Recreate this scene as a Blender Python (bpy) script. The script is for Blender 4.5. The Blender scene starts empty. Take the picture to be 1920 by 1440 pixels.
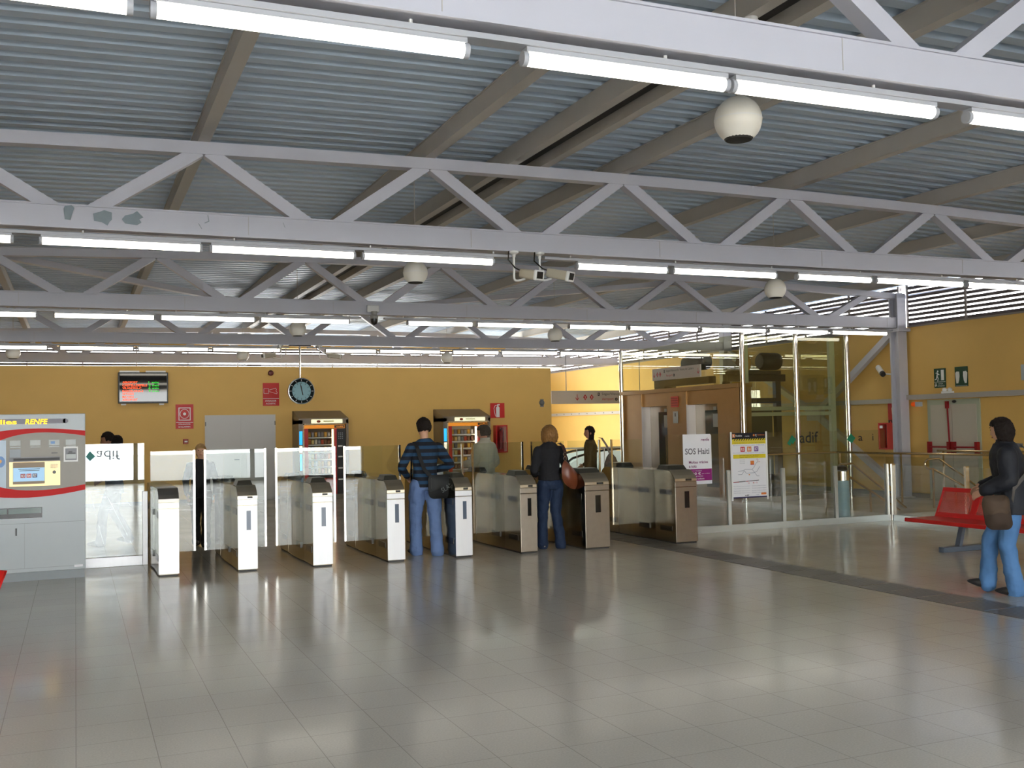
import bpy, bmesh, math, random
from mathutils import Vector, Matrix
random.seed(7)
SC = bpy.context.scene
COL = SC.collection
PI = math.pi
PIE_ZERO = Vector((0, 0, 0))

# ------------------------------------------------------------------ materials
def lin(c):
    out = []
    for v in c:
        v = v / 255.0
        out.append(v / 12.92 if v <= 0.04045 else ((v + 0.055) / 1.055) ** 2.4)
    return (out[0], out[1], out[2], 1.0)

MATS = {}
def mat(name, rgb, rough=0.5, metal=0.0, var=0.0, vscale=6.0, bump=0.0, bscale=40.0, emit=0.0, ergb=None, spec=0.5, stretch=None):
    """plain procedural material: colour with a little noise variation and an optional noise bump"""
    if name in MATS:
        return MATS[name]
    m = bpy.data.materials.new(name)
    m.use_nodes = True
    nt = m.node_tree
    b = nt.nodes['Principled BSDF']
    b.inputs['Base Color'].default_value = lin(rgb)
    b.inputs['Roughness'].default_value = rough
    b.inputs['Metallic'].default_value = metal
    b.inputs['Specular IOR Level'].default_value = spec
    if emit:
        b.inputs['Emission Color'].default_value = lin(ergb or rgb)
        b.inputs['Emission Strength'].default_value = emit
    if var or bump:
        tc = nt.nodes.new('ShaderNodeTexCoord')
        mp = nt.nodes.new('ShaderNodeMapping')
        nt.links.new(tc.outputs['Object'], mp.inputs['Vector'])
        if stretch:
            mp.inputs['Scale'].default_value = stretch
    if var:
        n = nt.nodes.new('ShaderNodeTexNoise')
        n.inputs['Scale'].default_value = vscale
        n.inputs['Detail'].default_value = 4
        nt.links.new(mp.outputs['Vector'], n.inputs['Vector'])
        mx = nt.nodes.new('ShaderNodeMix')
        mx.data_type = 'RGBA'
        c = lin(rgb)
        mx.inputs[6].default_value = (c[0] * (1 - var), c[1] * (1 - var), c[2] * (1 - var), 1)
        mx.inputs[7].default_value = (min(1, c[0] * (1 + var)), min(1, c[1] * (1 + var)), min(1, c[2] * (1 + var)), 1)
        nt.links.new(n.outputs['Fac'], mx.inputs[0])
        nt.links.new(mx.outputs[2], b.inputs['Base Color'])
    if bump:
        n2 = nt.nodes.new('ShaderNodeTexNoise')
        n2.inputs['Scale'].default_value = bscale
        nt.links.new(mp.outputs['Vector'], n2.inputs['Vector'])
        bp = nt.nodes.new('ShaderNodeBump')
        bp.inputs['Strength'].default_value = bump
        bp.inputs['Distance'].default_value = 0.01
        nt.links.new(n2.outputs['Fac'], bp.inputs['Height'])
        nt.links.new(bp.outputs['Normal'], b.inputs['Normal'])
    MATS[name] = m
    return m

def glass_mat(name, tint=(235, 245, 240), ior=1.5, boost=1.0):
    """thin pane: see-through, mirrored by Fresnel"""
    m = bpy.data.materials.new(name)
    m.use_nodes = True
    nt = m.node_tree
    for n in list(nt.nodes):
        nt.nodes.remove(n)
    out = nt.nodes.new('ShaderNodeOutputMaterial')
    tr = nt.nodes.new('ShaderNodeBsdfTransparent')
    tr.inputs['Color'].default_value = lin(tint)
    gl = nt.nodes.new('ShaderNodeBsdfGlossy')
    gl.inputs['Roughness'].default_value = 0.0
    gl.inputs['Color'].default_value = (1, 1, 1, 1)
    fr = nt.nodes.new('ShaderNodeFresnel')
    ge = nt.nodes.new('ShaderNodeNewGeometry')
    io = nt.nodes.new('ShaderNodeMapRange')                    # leaving faces get the inverse ratio, so a thin pane never mirrors totally
    io.inputs['To Min'].default_value = ior
    io.inputs['To Max'].default_value = 1.0 / ior
    nt.links.new(ge.outputs['Backfacing'], io.inputs['Value'])
    nt.links.new(io.outputs['Result'], fr.inputs['IOR'])
    mu = nt.nodes.new('ShaderNodeMath')
    mu.operation = 'MULTIPLY'
    mu.use_clamp = True
    mu.inputs[1].default_value = boost
    nt.links.new(fr.outputs['Fac'], mu.inputs[0])
    mx = nt.nodes.new('ShaderNodeMixShader')
    nt.links.new(mu.outputs[0], mx.inputs['Fac'])
    nt.links.new(tr.outputs[0], mx.inputs[1])
    nt.links.new(gl.outputs[0], mx.inputs[2])
    nt.links.new(mx.outputs[0], out.inputs['Surface'])
    MATS[name] = m
    return m

def emit_mat(name, rgb, strength):
    m = bpy.data.materials.new(name)
    m.use_nodes = True
    b = m.node_tree.nodes['Principled BSDF']
    b.inputs['Base Color'].default_value = lin(rgb)
    b.inputs['Emission Color'].default_value = lin(rgb)
    b.inputs['Emission Strength'].default_value = strength
    MATS[name] = m
    return m

# ------------------------------------------------------------------ geometry
class Pl:
    """a flat frame in the world: o origin, u to the right, v up, n towards the viewer of the sign"""
    def __init__(s, o, u, v):
        s.o = Vector(o); s.u = Vector(u).normalized(); s.v = Vector(v).normalized(); s.n = s.u.cross(s.v)
    def at(s, a, b, d=0.0):
        return s.o + s.u * a + s.v * b + s.n * d

XZ = lambda y, x=0.0, z=0.0: Pl((x, y, z), (1, 0, 0), (0, 0, 1))        # faces -Y (the camera)
YZ = lambda x, y=0.0, z=0.0: Pl((x, y, z), (0, -1, 0), (0, 0, 1))       # faces -X

_txt = {}
def text_mesh(s, bold=False):
    key = (s, bold)
    if key not in _txt:
        cu = bpy.data.curves.new('t', 'FONT')
        cu.body = s
        cu.size = 1.0
        cu.resolution_u = 3
        if bold:
            cu.offset = 0.02
        ob = bpy.data.objects.new('t', cu)
        me = bpy.data.meshes.new_from_object(ob)
        vs = [Vector((v.co.x, v.co.y)) for v in me.vertices]
        fs = [tuple(p.vertices) for p in me.polygons]
        bpy.data.objects.remove(ob)
        bpy.data.curves.remove(cu)
        bpy.data.meshes.remove(me)
        if vs:
            x0 = min(v.x for v in vs); x1 = max(v.x for v in vs); y0 = min(v.y for v in vs); y1 = max(v.y for v in vs)
        else:
            x0 = y0 = 0; x1 = y1 = 1
        _txt[key] = (vs, fs, x0, x1, y0, y1)
    return _txt[key]

class MB:
    def __init__(s):
        s.v = []; s.f = []; s.m = []; s.sm = []
    def add(s, vs, fs, m=0, smooth=False):
        k = len(s.v)
        s.v += [Vector(a) for a in vs]
        for f in fs:
            s.f.append(tuple(i + k for i in f)); s.m.append(m); s.sm.append(smooth)
        return s
    def box(s, x0, x1, y0, y1, z0, z1, m=0):
        vs = [(x, y, z) for z in (z0, z1) for y in (y0, y1) for x in (x0, x1)]
        return s.add(vs, [(0, 2, 3, 1), (4, 5, 7, 6), (0, 1, 5, 4), (2, 6, 7, 3), (0, 4, 6, 2), (1, 3, 7, 5)], m)
    def hexa(s, p, m=0):
        """8 corners: 4 below then 4 above, each going round"""
        return s.add(p, [(3, 2, 1, 0), (4, 5, 6, 7), (0, 1, 5, 4), (1, 2, 6, 5), (2, 3, 7, 6), (3, 0, 4, 7)], m)
    def bar(s, a, b, w, h, up=(0, 0, 1), m=0):
        """rectangular bar from a to b, w sideways, h along up"""
        a = Vector(a); b = Vector(b); d = (b - a).normalized()
        up = Vector(up); side = d.cross(up).normalized(); up = side.cross(d).normalized()
        p = []
        for e in (a, b):
            for i, j in ((-1, -1), (1, -1), (1, 1), (-1, 1)):
                p.append(e + side * (i * w / 2) + up * (j * h / 2))
        return s.add(p, [(0, 1, 2, 3), (7, 6, 5, 4), (0, 4, 5, 1), (1, 5, 6, 2), (2, 6, 7, 3), (3, 7, 4, 0)], m)
    def tube(s, pts, r, n=10, m=0, caps=True, closed=False):
        pts = [Vector(p) for p in pts]
        rs = r if isinstance(r, (list, tuple)) else [r] * len(pts)
        k = len(pts); vs = []; fs = []; ref = None
        for i in range(k):
            if closed:
                d = pts[(i + 1) % k] - pts[i - 1]
            else:
                d = pts[min(i + 1, k - 1)] - pts[max(i - 1, 0)]
            d.normalize()
            if ref is None:
                ref = Vector((0, 0, 1)) if abs(d.z) < 0.9 else Vector((1, 0, 0))
            a = (ref - d * ref.dot(d)).normalized(); b = d.cross(a); ref = a
            for j in range(n):
                t = 2 * PI * j / n
                vs.append(pts[i] + (a * math.cos(t) + b * math.sin(t)) * rs[i])
        for i in range(k if closed else k - 1):
            i2 = (i + 1) % k
            for j in range(n):
                fs.append((i * n + j, i * n + (j + 1) % n, i2 * n + (j + 1) % n, i2 * n + j))
        s.add(vs, fs, m, True)
        if caps and not closed:
            b0 = len(s.v) - k * n
            s.f.append(tuple(b0 + j for j in range(n - 1, -1, -1))); s.m.append(m); s.sm.append(False)
            b1 = len(s.v) - n
            s.f.append(tuple(b1 + j for j in range(n))); s.m.append(m); s.sm.append(False)
        return s
    def lathe(s, prof, c=(0, 0, 0), n=24, m=0, axis='z', ms=None):
        """prof: (radius, height) list; ms: material per band"""
        c = Vector(c); vs = []
        for r, h in prof:
            for j in range(n):
                t = 2 * PI * j / n
                if axis == 'z':
                    vs.append(c + Vector((r * math.cos(t), r * math.sin(t), h)))
                elif axis == 'y':
                    vs.append(c + Vector((r * math.cos(t), -h, r * math.sin(t))))
                else:
                    vs.append(c + Vector((-h, -r * math.cos(t), r * math.sin(t))))
        for i in range(len(prof) - 1):
            fs = [(i * n + j, i * n + (j + 1) % n, (i + 1) * n + (j + 1) % n, (i + 1) * n + j) for j in range(n)]
            k = len(s.v) if i == 0 else k
            if i == 0:
                s.v += vs
            for f in fs:
                s.f.append(tuple(a + k for a in f)); s.m.append(ms[i] if ms else m); s.sm.append(True)
        return s
    def ell(s, c, r, n=14, m=0, fn=None, rot=None):
        """ellipsoid with optional reshaping fn(unit vector) -> vector"""
        c = Vector(c); vs = []; fs = []
        R = rot or Matrix.Identity(3)
        for i in range(n + 1):
            th = PI * i / n
            for j in range(2 * n):
                ph = PI * j / n
                u = Vector((math.sin(th) * math.cos(ph), math.sin(th) * math.sin(ph), math.cos(th)))
                p = Vector((u.x * r[0], u.y * r[1], u.z * r[2]))
                if fn:
                    p = fn(u, p)
                vs.append(c + R @ p)
        w = 2 * n
        for i in range(n):
            for j in range(w):
                a, b, cc, d = i * w + j, i * w + (j + 1) % w, (i + 1) * w + (j + 1) % w, (i + 1) * w + j
                fs.append((d, cc, b, a))
        return s.add(vs, fs, m, True)
    def poly(s, pl, pts, d0=0.0, d1=None, m=0):
        """flat polygon (counter-clockwise a,b points) on a plane; with d1 it becomes a slab from d0 to d1"""
        n = len(pts)
        if d1 is None:
            return s.add([pl.at(a, b, d0) for a, b in pts], [tuple(range(n))], m)
        vs = [pl.at(a, b, d0) for a, b in pts] + [pl.at(a, b, d1) for a, b in pts]
        fs = [tuple(range(n - 1, -1, -1)), tuple(range(n, 2 * n))]
        fs += [(i, (i + 1) % n, n + (i + 1) % n, n + i) for i in range(n)]
        return s.add(vs, fs, m)
    def rect(s, pl, a0, a1, b0, b1, d0=0.0, d1=None, m=0):
        return s.poly(pl, [(a0, b0), (a1, b0), (a1, b1), (a0, b1)], d0, d1, m)
    def disc(s, pl, a, b, r, d0=0.0, d1=None, m=0, n=28, r2=None):
        r2 = r2 or r
        return s.poly(pl, [(a + r * math.cos(2 * PI * i / n), b + r2 * math.sin(2 * PI * i / n)) for i in range(n)], d0, d1, m)
    def line(s, pl, pts, w, d0=0.001, m=0):
        for (a, b), (c, d) in zip(pts[:-1], pts[1:]):
            L = math.hypot(c - a, d - b) or 1e-6
            ux, uy = (c - a) / L, (d - b) / L
            e = w * 0.35
            px, py = -uy * w / 2, ux * w / 2
            s.poly(pl, [(a - ux * e + -px, b - uy * e - py), (c + ux * e - px, d + uy * e - py), (c + ux * e + px, d + uy * e + py), (a - ux * e + px, b - uy * e + py)], d0, None, m)
        return s
    def text(s, pl, st, a0, a1, b0, b1=None, d=0.002, m=0, bold=False, slant=0.0, flip=False):
        """letters fitted in the box a0..a1 x b0..b1 (b1 None keeps the proportions)"""
        vs, fs, x0, x1, y0, y1 = text_mesh(st, bold)
        sx = (a1 - a0) / max(1e-6, x1 - x0)
        sy = sx if b1 is None else (b1 - b0) / max(1e-6, y1 - y0)
        out = []
        for v in vs:
            px = (v.x - x0) * sx; py = (v.y - y0) * sy
            px += slant * py
            if flip:
                px = (a1 - a0) - px
            out.append(pl.at(a0 + px, b0 + py, d))
        if flip:
            fs = [tuple(reversed(f)) for f in fs]
        return s.add(out, fs, m)
    def build(s, name, mats, parent=None, bevel=0.0, bseg=2, sharp=35, world=True):
        me = bpy.data.meshes.new(name)
        off = parent_origin(parent) if (parent is not None and world) else PIE_ZERO
        me.from_pydata([tuple(v - off) for v in s.v], [], s.f)
        if not isinstance(mats, (list, tuple)):
            mats = [mats]
        for m in mats:
            me.materials.append(m)
        for p, mi, sm in zip(me.polygons, s.m, s.sm):
            p.material_index = mi
            p.use_smooth = sm
        me.update()
        if any(s.sm):
            me.set_sharp_from_angle(angle=math.radians(sharp))
        o = bpy.data.objects.new(name, me)
        COL.objects.link(o)
        if parent is not None:
            o.parent = parent
        if bevel:
            b = o.modifiers.new('bevel', 'BEVEL')
            b.width = bevel; b.segments = bseg; b.limit_method = 'ANGLE'; b.angle_limit = math.radians(40)
            b.harden_normals = False
        return o

def parent_origin(p):
    o = Vector((0, 0, 0))
    while p is not None:
        o += p.location
        p = p.parent
    return o

def tag(o, label=None, cat=None, group=None, kind=None):
    if label: o['label'] = label
    if cat: o['category'] = cat
    if group: o['group'] = group
    if kind: o['kind'] = kind
    return o

def thing(name, label, cat, loc=(0, 0, 0), group=None):
    o = bpy.data.objects.new(name, None)
    o.empty_display_size = 0.1
    o.location = loc
    COL.objects.link(o)
    return tag(o, label, cat, group)

def struct(name, mb, mats, **k):
    return tag(mb.build(name, mats, **k), kind='structure')

def single(name, mb, mats, label, cat, group=None, **k):
    return tag(mb.build(name, mats, **k), label, cat, group)

def copy_tree(o, parent=None):
    c = o.copy()
    COL.objects.link(c)
    if parent is not None:
        c.parent = parent
    for ch in list(o.children):
        copy_tree(ch, c)
    return c

ORD = ['first', 'second', 'third', 'fourth', 'fifth', 'sixth', 'seventh', 'eighth', 'ninth', 'tenth', 'eleventh', 'twelfth', 'thirteenth', 'fourteenth']

# ------------------------------------------------------------------ shared materials
M_wall = mat('mustard_wall_paint', (226, 184, 102), 0.6, var=0.06, vscale=1.5, bump=0.15, bscale=60)
M_truss = mat('white_grey_steel_paint', (196, 196, 206), 0.4, var=0.03, vscale=3)
M_purlin = mat('warm_grey_purlin_paint', (182, 177, 170), 0.55, var=0.05)
M_roof = mat('blue_grey_roof_sheet', (184, 200, 217), 0.45, var=0.05, vscale=2, metal=0.0)
M_steel = mat('brushed_steel', (190, 186, 178), 0.28, 1.0, var=0.07, vscale=30, stretch=(1, 1, 0.05))
M_steel_dark = mat('dark_steel', (150, 140, 122), 0.3, 1.0, var=0.1, vscale=20, stretch=(1, 1, 0.05))  # darker steel tone
M_chrome = mat('polished_tube', (225, 222, 215), 0.12, 1.0)
M_black = mat('black_plastic', (18, 18, 19), 0.35)
M_dark = mat('dark_grey_plastic', (48, 47, 46), 0.5)
M_white = mat('white_plastic', (238, 238, 236), 0.35)
M_white_paper = mat('white_paper', (240, 240, 244), 0.6)
M_red = mat('red_paint', (200, 18, 18), 0.5, spec=.25)
M_redsign = mat('red_sign_face', (205, 38, 36), 0.45)
M_green = mat('green_sign_face', (10, 62, 38), 0.45)
M_grey = mat('pale_grey_paint', (186, 194, 198), 0.4, var=0.02)
M_glass = glass_mat('clear_glass', (246, 248, 247), 1.5, 1.0)
M_glass_leaf = glass_mat('gate_leaf_glass', (243, 247, 245), 1.55, 1.15)
M_glass_shaft = glass_mat('shaft_glass', (236, 237, 222), 1.5, 1.2)
M_tube = emit_mat('lit_fluorescent_tube', (255, 247, 230), 6.5)
M_housing = mat('luminaire_housing', (176, 178, 184), 0.45)
# ------------------------------------------------------------------ room shell
M_alu = mat('grey_aluminium_frame', (120, 124, 128), 0.4, 0.6)
ROWS = [4.712, 10.758, 17.434, 23.957, 30.395]     # roof trusses, near to far
XL, XR, YN, YF = -13.0, 16.75, -9.0, 36.5          # inner faces of the hall
WALL_TOP = 3.70

def floor_material():
    m = bpy.data.materials.new('terrazzo_floor_tiles')
    m.use_nodes = True
    nt = m.node_tree
    b = nt.nodes['Principled BSDF']
    tc = nt.nodes.new('ShaderNodeTexCoord')
    br = nt.nodes.new('ShaderNodeTexBrick')
    br.offset = 0.0
    br.inputs['Scale'].default_value = 1.0
    br.inputs['Brick Width'].default_value = 0.40
    br.inputs['Row Height'].default_value = 0.40
    br.inputs['Mortar Size'].default_value = 0.0028
    br.inputs['Mortar Smooth'].default_value = 0.3
    br.inputs['Color1'].default_value = lin((206, 201, 190))
    br.inputs['Color2'].default_value = lin((203, 197, 187))
    br.inputs['Mortar'].default_value = lin((172, 166, 156))
    mp = nt.nodes.new('ShaderNodeMapping')
    mp.inputs['Location'].default_value = (0.0, 0.2, 0)
    nt.links.new(tc.outputs['Object'], mp.inputs['Vector'])
    nt.links.new(mp.outputs['Vector'], br.inputs['Vector'])
    sp = nt.nodes.new('ShaderNodeTexNoise')
    sp.inputs['Scale'].default_value = 90
    sp.inputs['Detail'].default_value = 3
    nt.links.new(tc.outputs['Object'], sp.inputs['Vector'])
    ra = nt.nodes.new('ShaderNodeMapRange')
    ra.inputs['From Min'].default_value = 0.3
    ra.inputs['From Max'].default_value = 0.7
    ra.inputs['To Min'].default_value = 0.92
    ra.inputs['To Max'].default_value = 1.06
    nt.links.new(sp.outputs['Fac'], ra.inputs['Value'])
    mul = nt.nodes.new('ShaderNodeMix')
    mul.data_type = 'RGBA'
    mul.blend_type = 'MULTIPLY'
    mul.inputs[0].default_value = 1.0
    nt.links.new(br.outputs['Color'], mul.inputs[6])
    nt.links.new(ra.outputs['Result'], mul.inputs[7])
    nt.links.new(mul.outputs[2], b.inputs['Base Color'])
    ro = nt.nodes.new('ShaderNodeTexNoise')
    ro.inputs['Scale'].default_value = 1.1
    ro.inputs['Detail'].default_value = 5
    nt.links.new(tc.outputs['Object'], ro.inputs['Vector'])
    rr = nt.nodes.new('ShaderNodeMapRange')
    rr.inputs['From Min'].default_value = 0.3
    rr.inputs['From Max'].default_value = 0.7
    rr.inputs['To Min'].default_value = 0.12
    rr.inputs['To Max'].default_value = 0.21
    nt.links.new(ro.outputs['Fac'], rr.inputs['Value'])
    nt.links.new(rr.outputs['Result'], b.inputs['Roughness'])
    b.inputs['Specular IOR Level'].default_value = 0.65
    return m
M_floor = floor_material()

g = MB().box(XL - .3, XR + .3, YN - .3, YF + .3, -0.2, 0.0)
struct('floor', g, M_floor)

# back yellow partition with the vending machines (stops short of the roof)
g = MB().box(XL, 12.22, 26.06, 26.26, 0.0, 3.31)
struct('wall_back', g, M_wall)
# right-hand outer wall and far wall
g = MB().box(XR, XR + .25, YN - .25, YF + .25, 0.0, WALL_TOP)
struct('wall_right', g, M_wall)
g = MB().box(XL, XR, YF - .05, YF + .25, 4.60, 4.86).box(XL, 4.0, YF, YF + .25, 0.0, WALL_TOP).box(12.0, XR, YF, YF + .25, 0.0, WALL_TOP).box(4.0, 12.0, YF, YF + .25, 0, .25).box(4.0, 12.0, YF, YF + .25, 3.12, WALL_TOP)
struct('wall_far', g, M_wall)
f = MB()
for x in (4.0, 6.7, 9.4, 12.0):
    f.box(x - .05, x + .05, YF + .05, YF + .15, .3, 3.1)
f.box(4.0, 12.0, YF + .05, YF + .15, .25, .32).box(4.0, 12.0, YF + .05, YF + .15, 3.05, 3.12)
w = struct('window_13', f, M_alu)  # added window, out of view, lets sky onto the right wall
MB().box(4.05, 11.95, YF + .09, YF + .10, .32, 3.05).build('glass_pane', M_glass, w)
g = MB().box(XL - .25, XL, YN - .25, YF + .25, 0.0, 5.2)
struct('wall_left', g, M_wall)

# street front behind the viewer: glazed between slim posts, solid towards the right end
g = MB()
g.box(9.5, XR, YN - .25, YN, 0.0, 5.2)
g.box(XL, 9.5, YN - .25, YN, 4.15, 5.2)
struct('wall_front', g, M_wall)
for k, (a, b) in enumerate([(-12.9, -9.2), (-9.2, -5.5), (-5.5, -1.8), (-1.8, 1.9), (1.9, 5.6), (5.6, 9.5)]):
    f = MB()
    f.box(a, a + .07, YN - .2, YN - .08, 0, 4.15); f.box(b - .07, b, YN - .2, YN - .08, 0, 4.15)
    f.box(a + .07, b - .07, YN - .2, YN - .08, 0, .12); f.box(a + .07, b - .07, YN - .2, YN - .08, 2.5, 2.6); f.box(a + .07, b - .07, YN - .2, YN - .08, 4.05, 4.15)
    w = struct('window_%d' % (k + 1), f, M_alu)
    MB().box(a + .07, b - .07, YN - .15, YN - .14, .12, 2.5).box(a + .07, b - .07, YN - .15, YN - .14, 2.6, 4.05).build('glass_pane', M_glass, w)
M_pave = mat('pale_street_paving', (205, 208, 210), 0.8, var=0.08, vscale=0.5)
tag(MB().box(-60, 60, -60, YN - .26, -0.25, -0.05).build('ground_outside', M_pave), kind='structure')

# skirting
M_skirt = mat('grey_skirting', (120, 116, 108), 0.5)
struct('baseboard_back', MB().box(XL, 12.22, 26.045, 26.06, 0, .09), M_skirt)
struct('baseboard_right', MB().box(XR - .015, XR, 6, YF, 0, .1), M_skirt)

# louvred clerestory bands
M_slat = mat('dark_louvre_slat', (96, 84, 84), 0.5)
M_lframe = mat('louvre_frame', (140, 132, 126), 0.5)
def arch(x):
    return 4.685 - 0.0022 * (x - 6.0) ** 2            # top of the trusses, underside of the purlins
def louvre(name, pl, a0, a1, z0, z1, bay):
    m = MB()
    n = int(round((z1 - z0) / 0.098))
    for i in range(n):
        z = z0 + .03 + i * (z1 - z0 - .03) / n
        p = [pl.at(a0, z, -.10), pl.at(a1, z, -.10), pl.at(a1, z, -.02), pl.at(a0, z, -.02),
             pl.at(a0, z + .068, -.10), pl.at(a1, z + .068, -.10), pl.at(a1, z + .062, -.02), pl.at(a0, z + .062, -.02)]
        m.hexa([p[3], p[2], p[1], p[0], p[7], p[6], p[5], p[4]], 0)
    k = int(round((a1 - a0) / bay))
    for i in range(k + 1):
        a = a0 + (a1 - a0) * i / k
        m.rect(pl, a - .02, a + .02, z0, z1, -.02, .02, 1)
    m.rect(pl, a0, a1, z0 - .01, z0 + .025, -.03, .03, 1)
    return struct(name, m, [M_slat, M_lframe])
louvre('window_8', YZ(XR), -17.30, -10.9, WALL_TOP, 4.62, 1.62)
louvre('window_9', YZ(XR), -23.9, -17.55, WALL_TOP, 4.62, 1.62)
louvre('window_10', YZ(XR), -36.4, -24.05, WALL_TOP, 4.62, 1.62)
louvre('window_11', YZ(XR), -10.6, 8.8, WALL_TOP, 4.62, 1.62)
louvre('window_12', XZ(YF), XL, XR, WALL_TOP - .42, 4.62, 1.65)

# eaves beyond the right wall
tag(MB().box(XR + .26, XR + 1.6, YN, YF, 4.36, 4.46).build('roof_overhang', M_roof), kind='structure')

# roof sheet: trapezoidal corrugations running across the hall
def roof():
    prof = []
    y = YN - .3
    p = 0.25
    while y < YF + .3:
        prof += [(y, 0.0), (y + .12, 0.0), (y + .145, 0.075), (y + .225, 0.075)]
        y += p
    xs = [XL - .3 + (XR + .6 - XL) * i / 30 for i in range(31)]
    vs = []; fs = []
    for x in xs:
        z = arch(x) + .20
        for (yy, h) in prof:
            vs.append((x, yy, z + h))
    n = len(prof)
    for i in range(30):
        for j in range(n - 1):
            fs.append((i * n + j, i * n + j + 1, (i + 1) * n + j + 1, (i + 1) * n + j))
    m = MB().add(vs, fs, 0)
    # upper skin that closes the roof
    for i in range(30):
        x0, x1 = xs[i], xs[i + 1]
        m.add([(x0, YN - .3, arch(x0) + .30), (x1, YN - .3, arch(x1) + .30), (x1, YF + .3, arch(x1) + .30), (x0, YF + .3, arch(x0) + .30)], [(0, 1, 2, 3)], 0)
    struct('ceiling', m, M_roof)
roof()

# purlins along the hall
PX = [-10.95, -8.52, -6.09, -3.66, -1.23, 1.20, 3.60, 6.03, 8.46, 10.9, 13.33, 15.76]
place = {1.20: 'left of the clock', 3.60: 'just left of the twin purlin', 6.03: 'just right of the twin purlin', 8.46: 'second right of the twin purlin', 10.9: 'third right of the twin purlin',
         13.33: 'fourth right of the twin purlin', 15.76: 'nearest to the right wall', -1.23: 'at the left edge of the photo'}
for x in PX:
    z = arch(x)
    m = MB()
    m.box(x - .06, x + .06, YN + .02, YF - .15, z, z + .015); m.box(x - .012, x + .012, YN + .02, YF - .15, z + .015, z + .185); m.box(x - .06, x + .06, YN + .02, YF - .15, z + .185, z + .198)
    # closed sides, as seen from below
    m.box(x - .052, x + .052, YN + .03, YF - .16, z + .012, z + .19)
    lab = 'warm grey roof purlin %s under the corrugated roof' % place.get(x, '%s from the left end of the hall' % {-10.95: 'first', -8.52: 'second', -6.09: 'third'}.get(x, 'fourth'))
    single('roof_purlin', m, M_purlin, lab, 'purlin', 'roof purlins')
z = arch(4.8)
m = MB()
for x in (4.60, 4.99):
    m.box(x - .055, x + .055, YN + .02, YF - .15, z, z + .198)
m.box(4.65, 4.94, YN + .02, YF - .15, z + .12, z + .14, 1)
single('twin_purlin', m, [M_purlin, M_dark], 'twin purlin with dark gap between its two beams, over the middle', 'purlin', 'roof purlins')

# trusses
def truss(i, y):
    names = ['nearest roof truss crossing the top right of the photo', 'second roof truss, with peeling paint patches at its left',
             'third roof truss, ending at the right wall column', 'fourth roof truss, just before the yellow back wall', 'farthest roof truss, behind the top of the yellow back wall']
    t = thing('roof_truss', 'white painted ' + names[i], 'roof truss', (4.8, y, 3.68), 'roof trusses')
    x0, x1 = XL + .05, XR - .05
    m = MB()
    m.box(x0, x1, y - .085, y + .085, 3.70, 3.895)
    m.box(x0, x1, y - .10, y + .10, 3.68, 3.70); m.box(x0, x1, y - .10, y + .10, 3.895, 3.912)
    x = x0
    while x < x1:                                       # welded joints
        m.box(x, x + .004, y - .088, y - .08, 3.70, 3.895, 1); x += 2.43
    m.build('bottom_chord', [M_truss, M_purlin], t)
    m = MB()
    n = 26
    for k in range(n):
        a = x0 + (x1 - x0) * k / n; b = x0 + (x1 - x0) * (k + 1) / n
        za, zb = arch(a), arch(b)
        m.hexa([(a, y - .07, za - .125), (b, y - .07, zb - .125), (b, y + .07, zb - .125), (a, y + .07, za - .125),
                (a, y - .07, za), (b, y - .07, zb), (b, y + .07, zb), (a, y + .07, za)])
    m.build('top_chord', M_truss, t)
    for xt in PX + [0]:
        if xt == 0:
            continue
        zt = arch(xt) - .12
        for s in (-1, 1):
            a = Vector((xt + s * .04, y, zt + .03)); b = Vector((xt + s * 1.05, y, 3.87))
            if b.x > x1 or b.x < x0:
                continue
            MB().bar(a, b, .12, .125, up=(0, 0, 1)).build('diagonal', M_truss, t)
    return t
T = [truss(i, y) for i, y in enumerate(ROWS)]
for a_, b_, l_ in (((-1.2, 17.53, 4.5), (4.2, 23.86, 4.52), 'left'), ((11.1, 17.53, 4.5), (5.9, 23.86, 4.52), 'right')):
    single('roof_brace', MB().bar(a_, b_, .14, .10), M_truss, 'pale flat diagonal roof brace, the %s one, between the third and fourth trusses' % l_, 'bracing', 'diagonal roof braces')
# bare patches where the paint has come off the second truss
M_bare = mat('bare_grey_primer', (134, 146, 152), 0.6, var=0.15, vscale=12)
pl = XZ(ROWS[1] - .101, 0, 0)
m = MB()
m.poly(pl, [(-.10, 3.86), (-.09, 3.76), (-.04, 3.755), (-.03, 3.80), (-.005, 3.875), (-.03, 3.90), (-.09, 3.89)], .0)
m.build('bare_patch', M_bare, T[1]); m = MB()
m.poly(pl, [(.16, 3.83), (.17, 3.76), (.24, 3.75), (.29, 3.72), (.31, 3.76), (.33, 3.78), (.33, 3.85), (.26, 3.87), (.22, 3.85)], .0)
m.build('bare_patch', M_bare, T[1]); m = MB()
m.poly(pl, [(.42, 3.79), (.45, 3.75), (.56, 3.74), (.60, 3.77), (.58, 3.80), (.62, 3.82), (.56, 3.88), (.52, 3.85), (.45, 3.83)], .0)
m.build('bare_patch', M_bare, T[1])
m = MB()
m.line(pl, [(1.23, 3.88), (1.24, 3.82), (1.20, 3.80)], .008); m.line(pl, [(1.14, 3.79), (1.17, 3.74)], .006); m.line(pl, [(1.98, 3.85), (2.0, 3.80)], .005)
m.build('paint_crack', M_bare, T[1])

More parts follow.
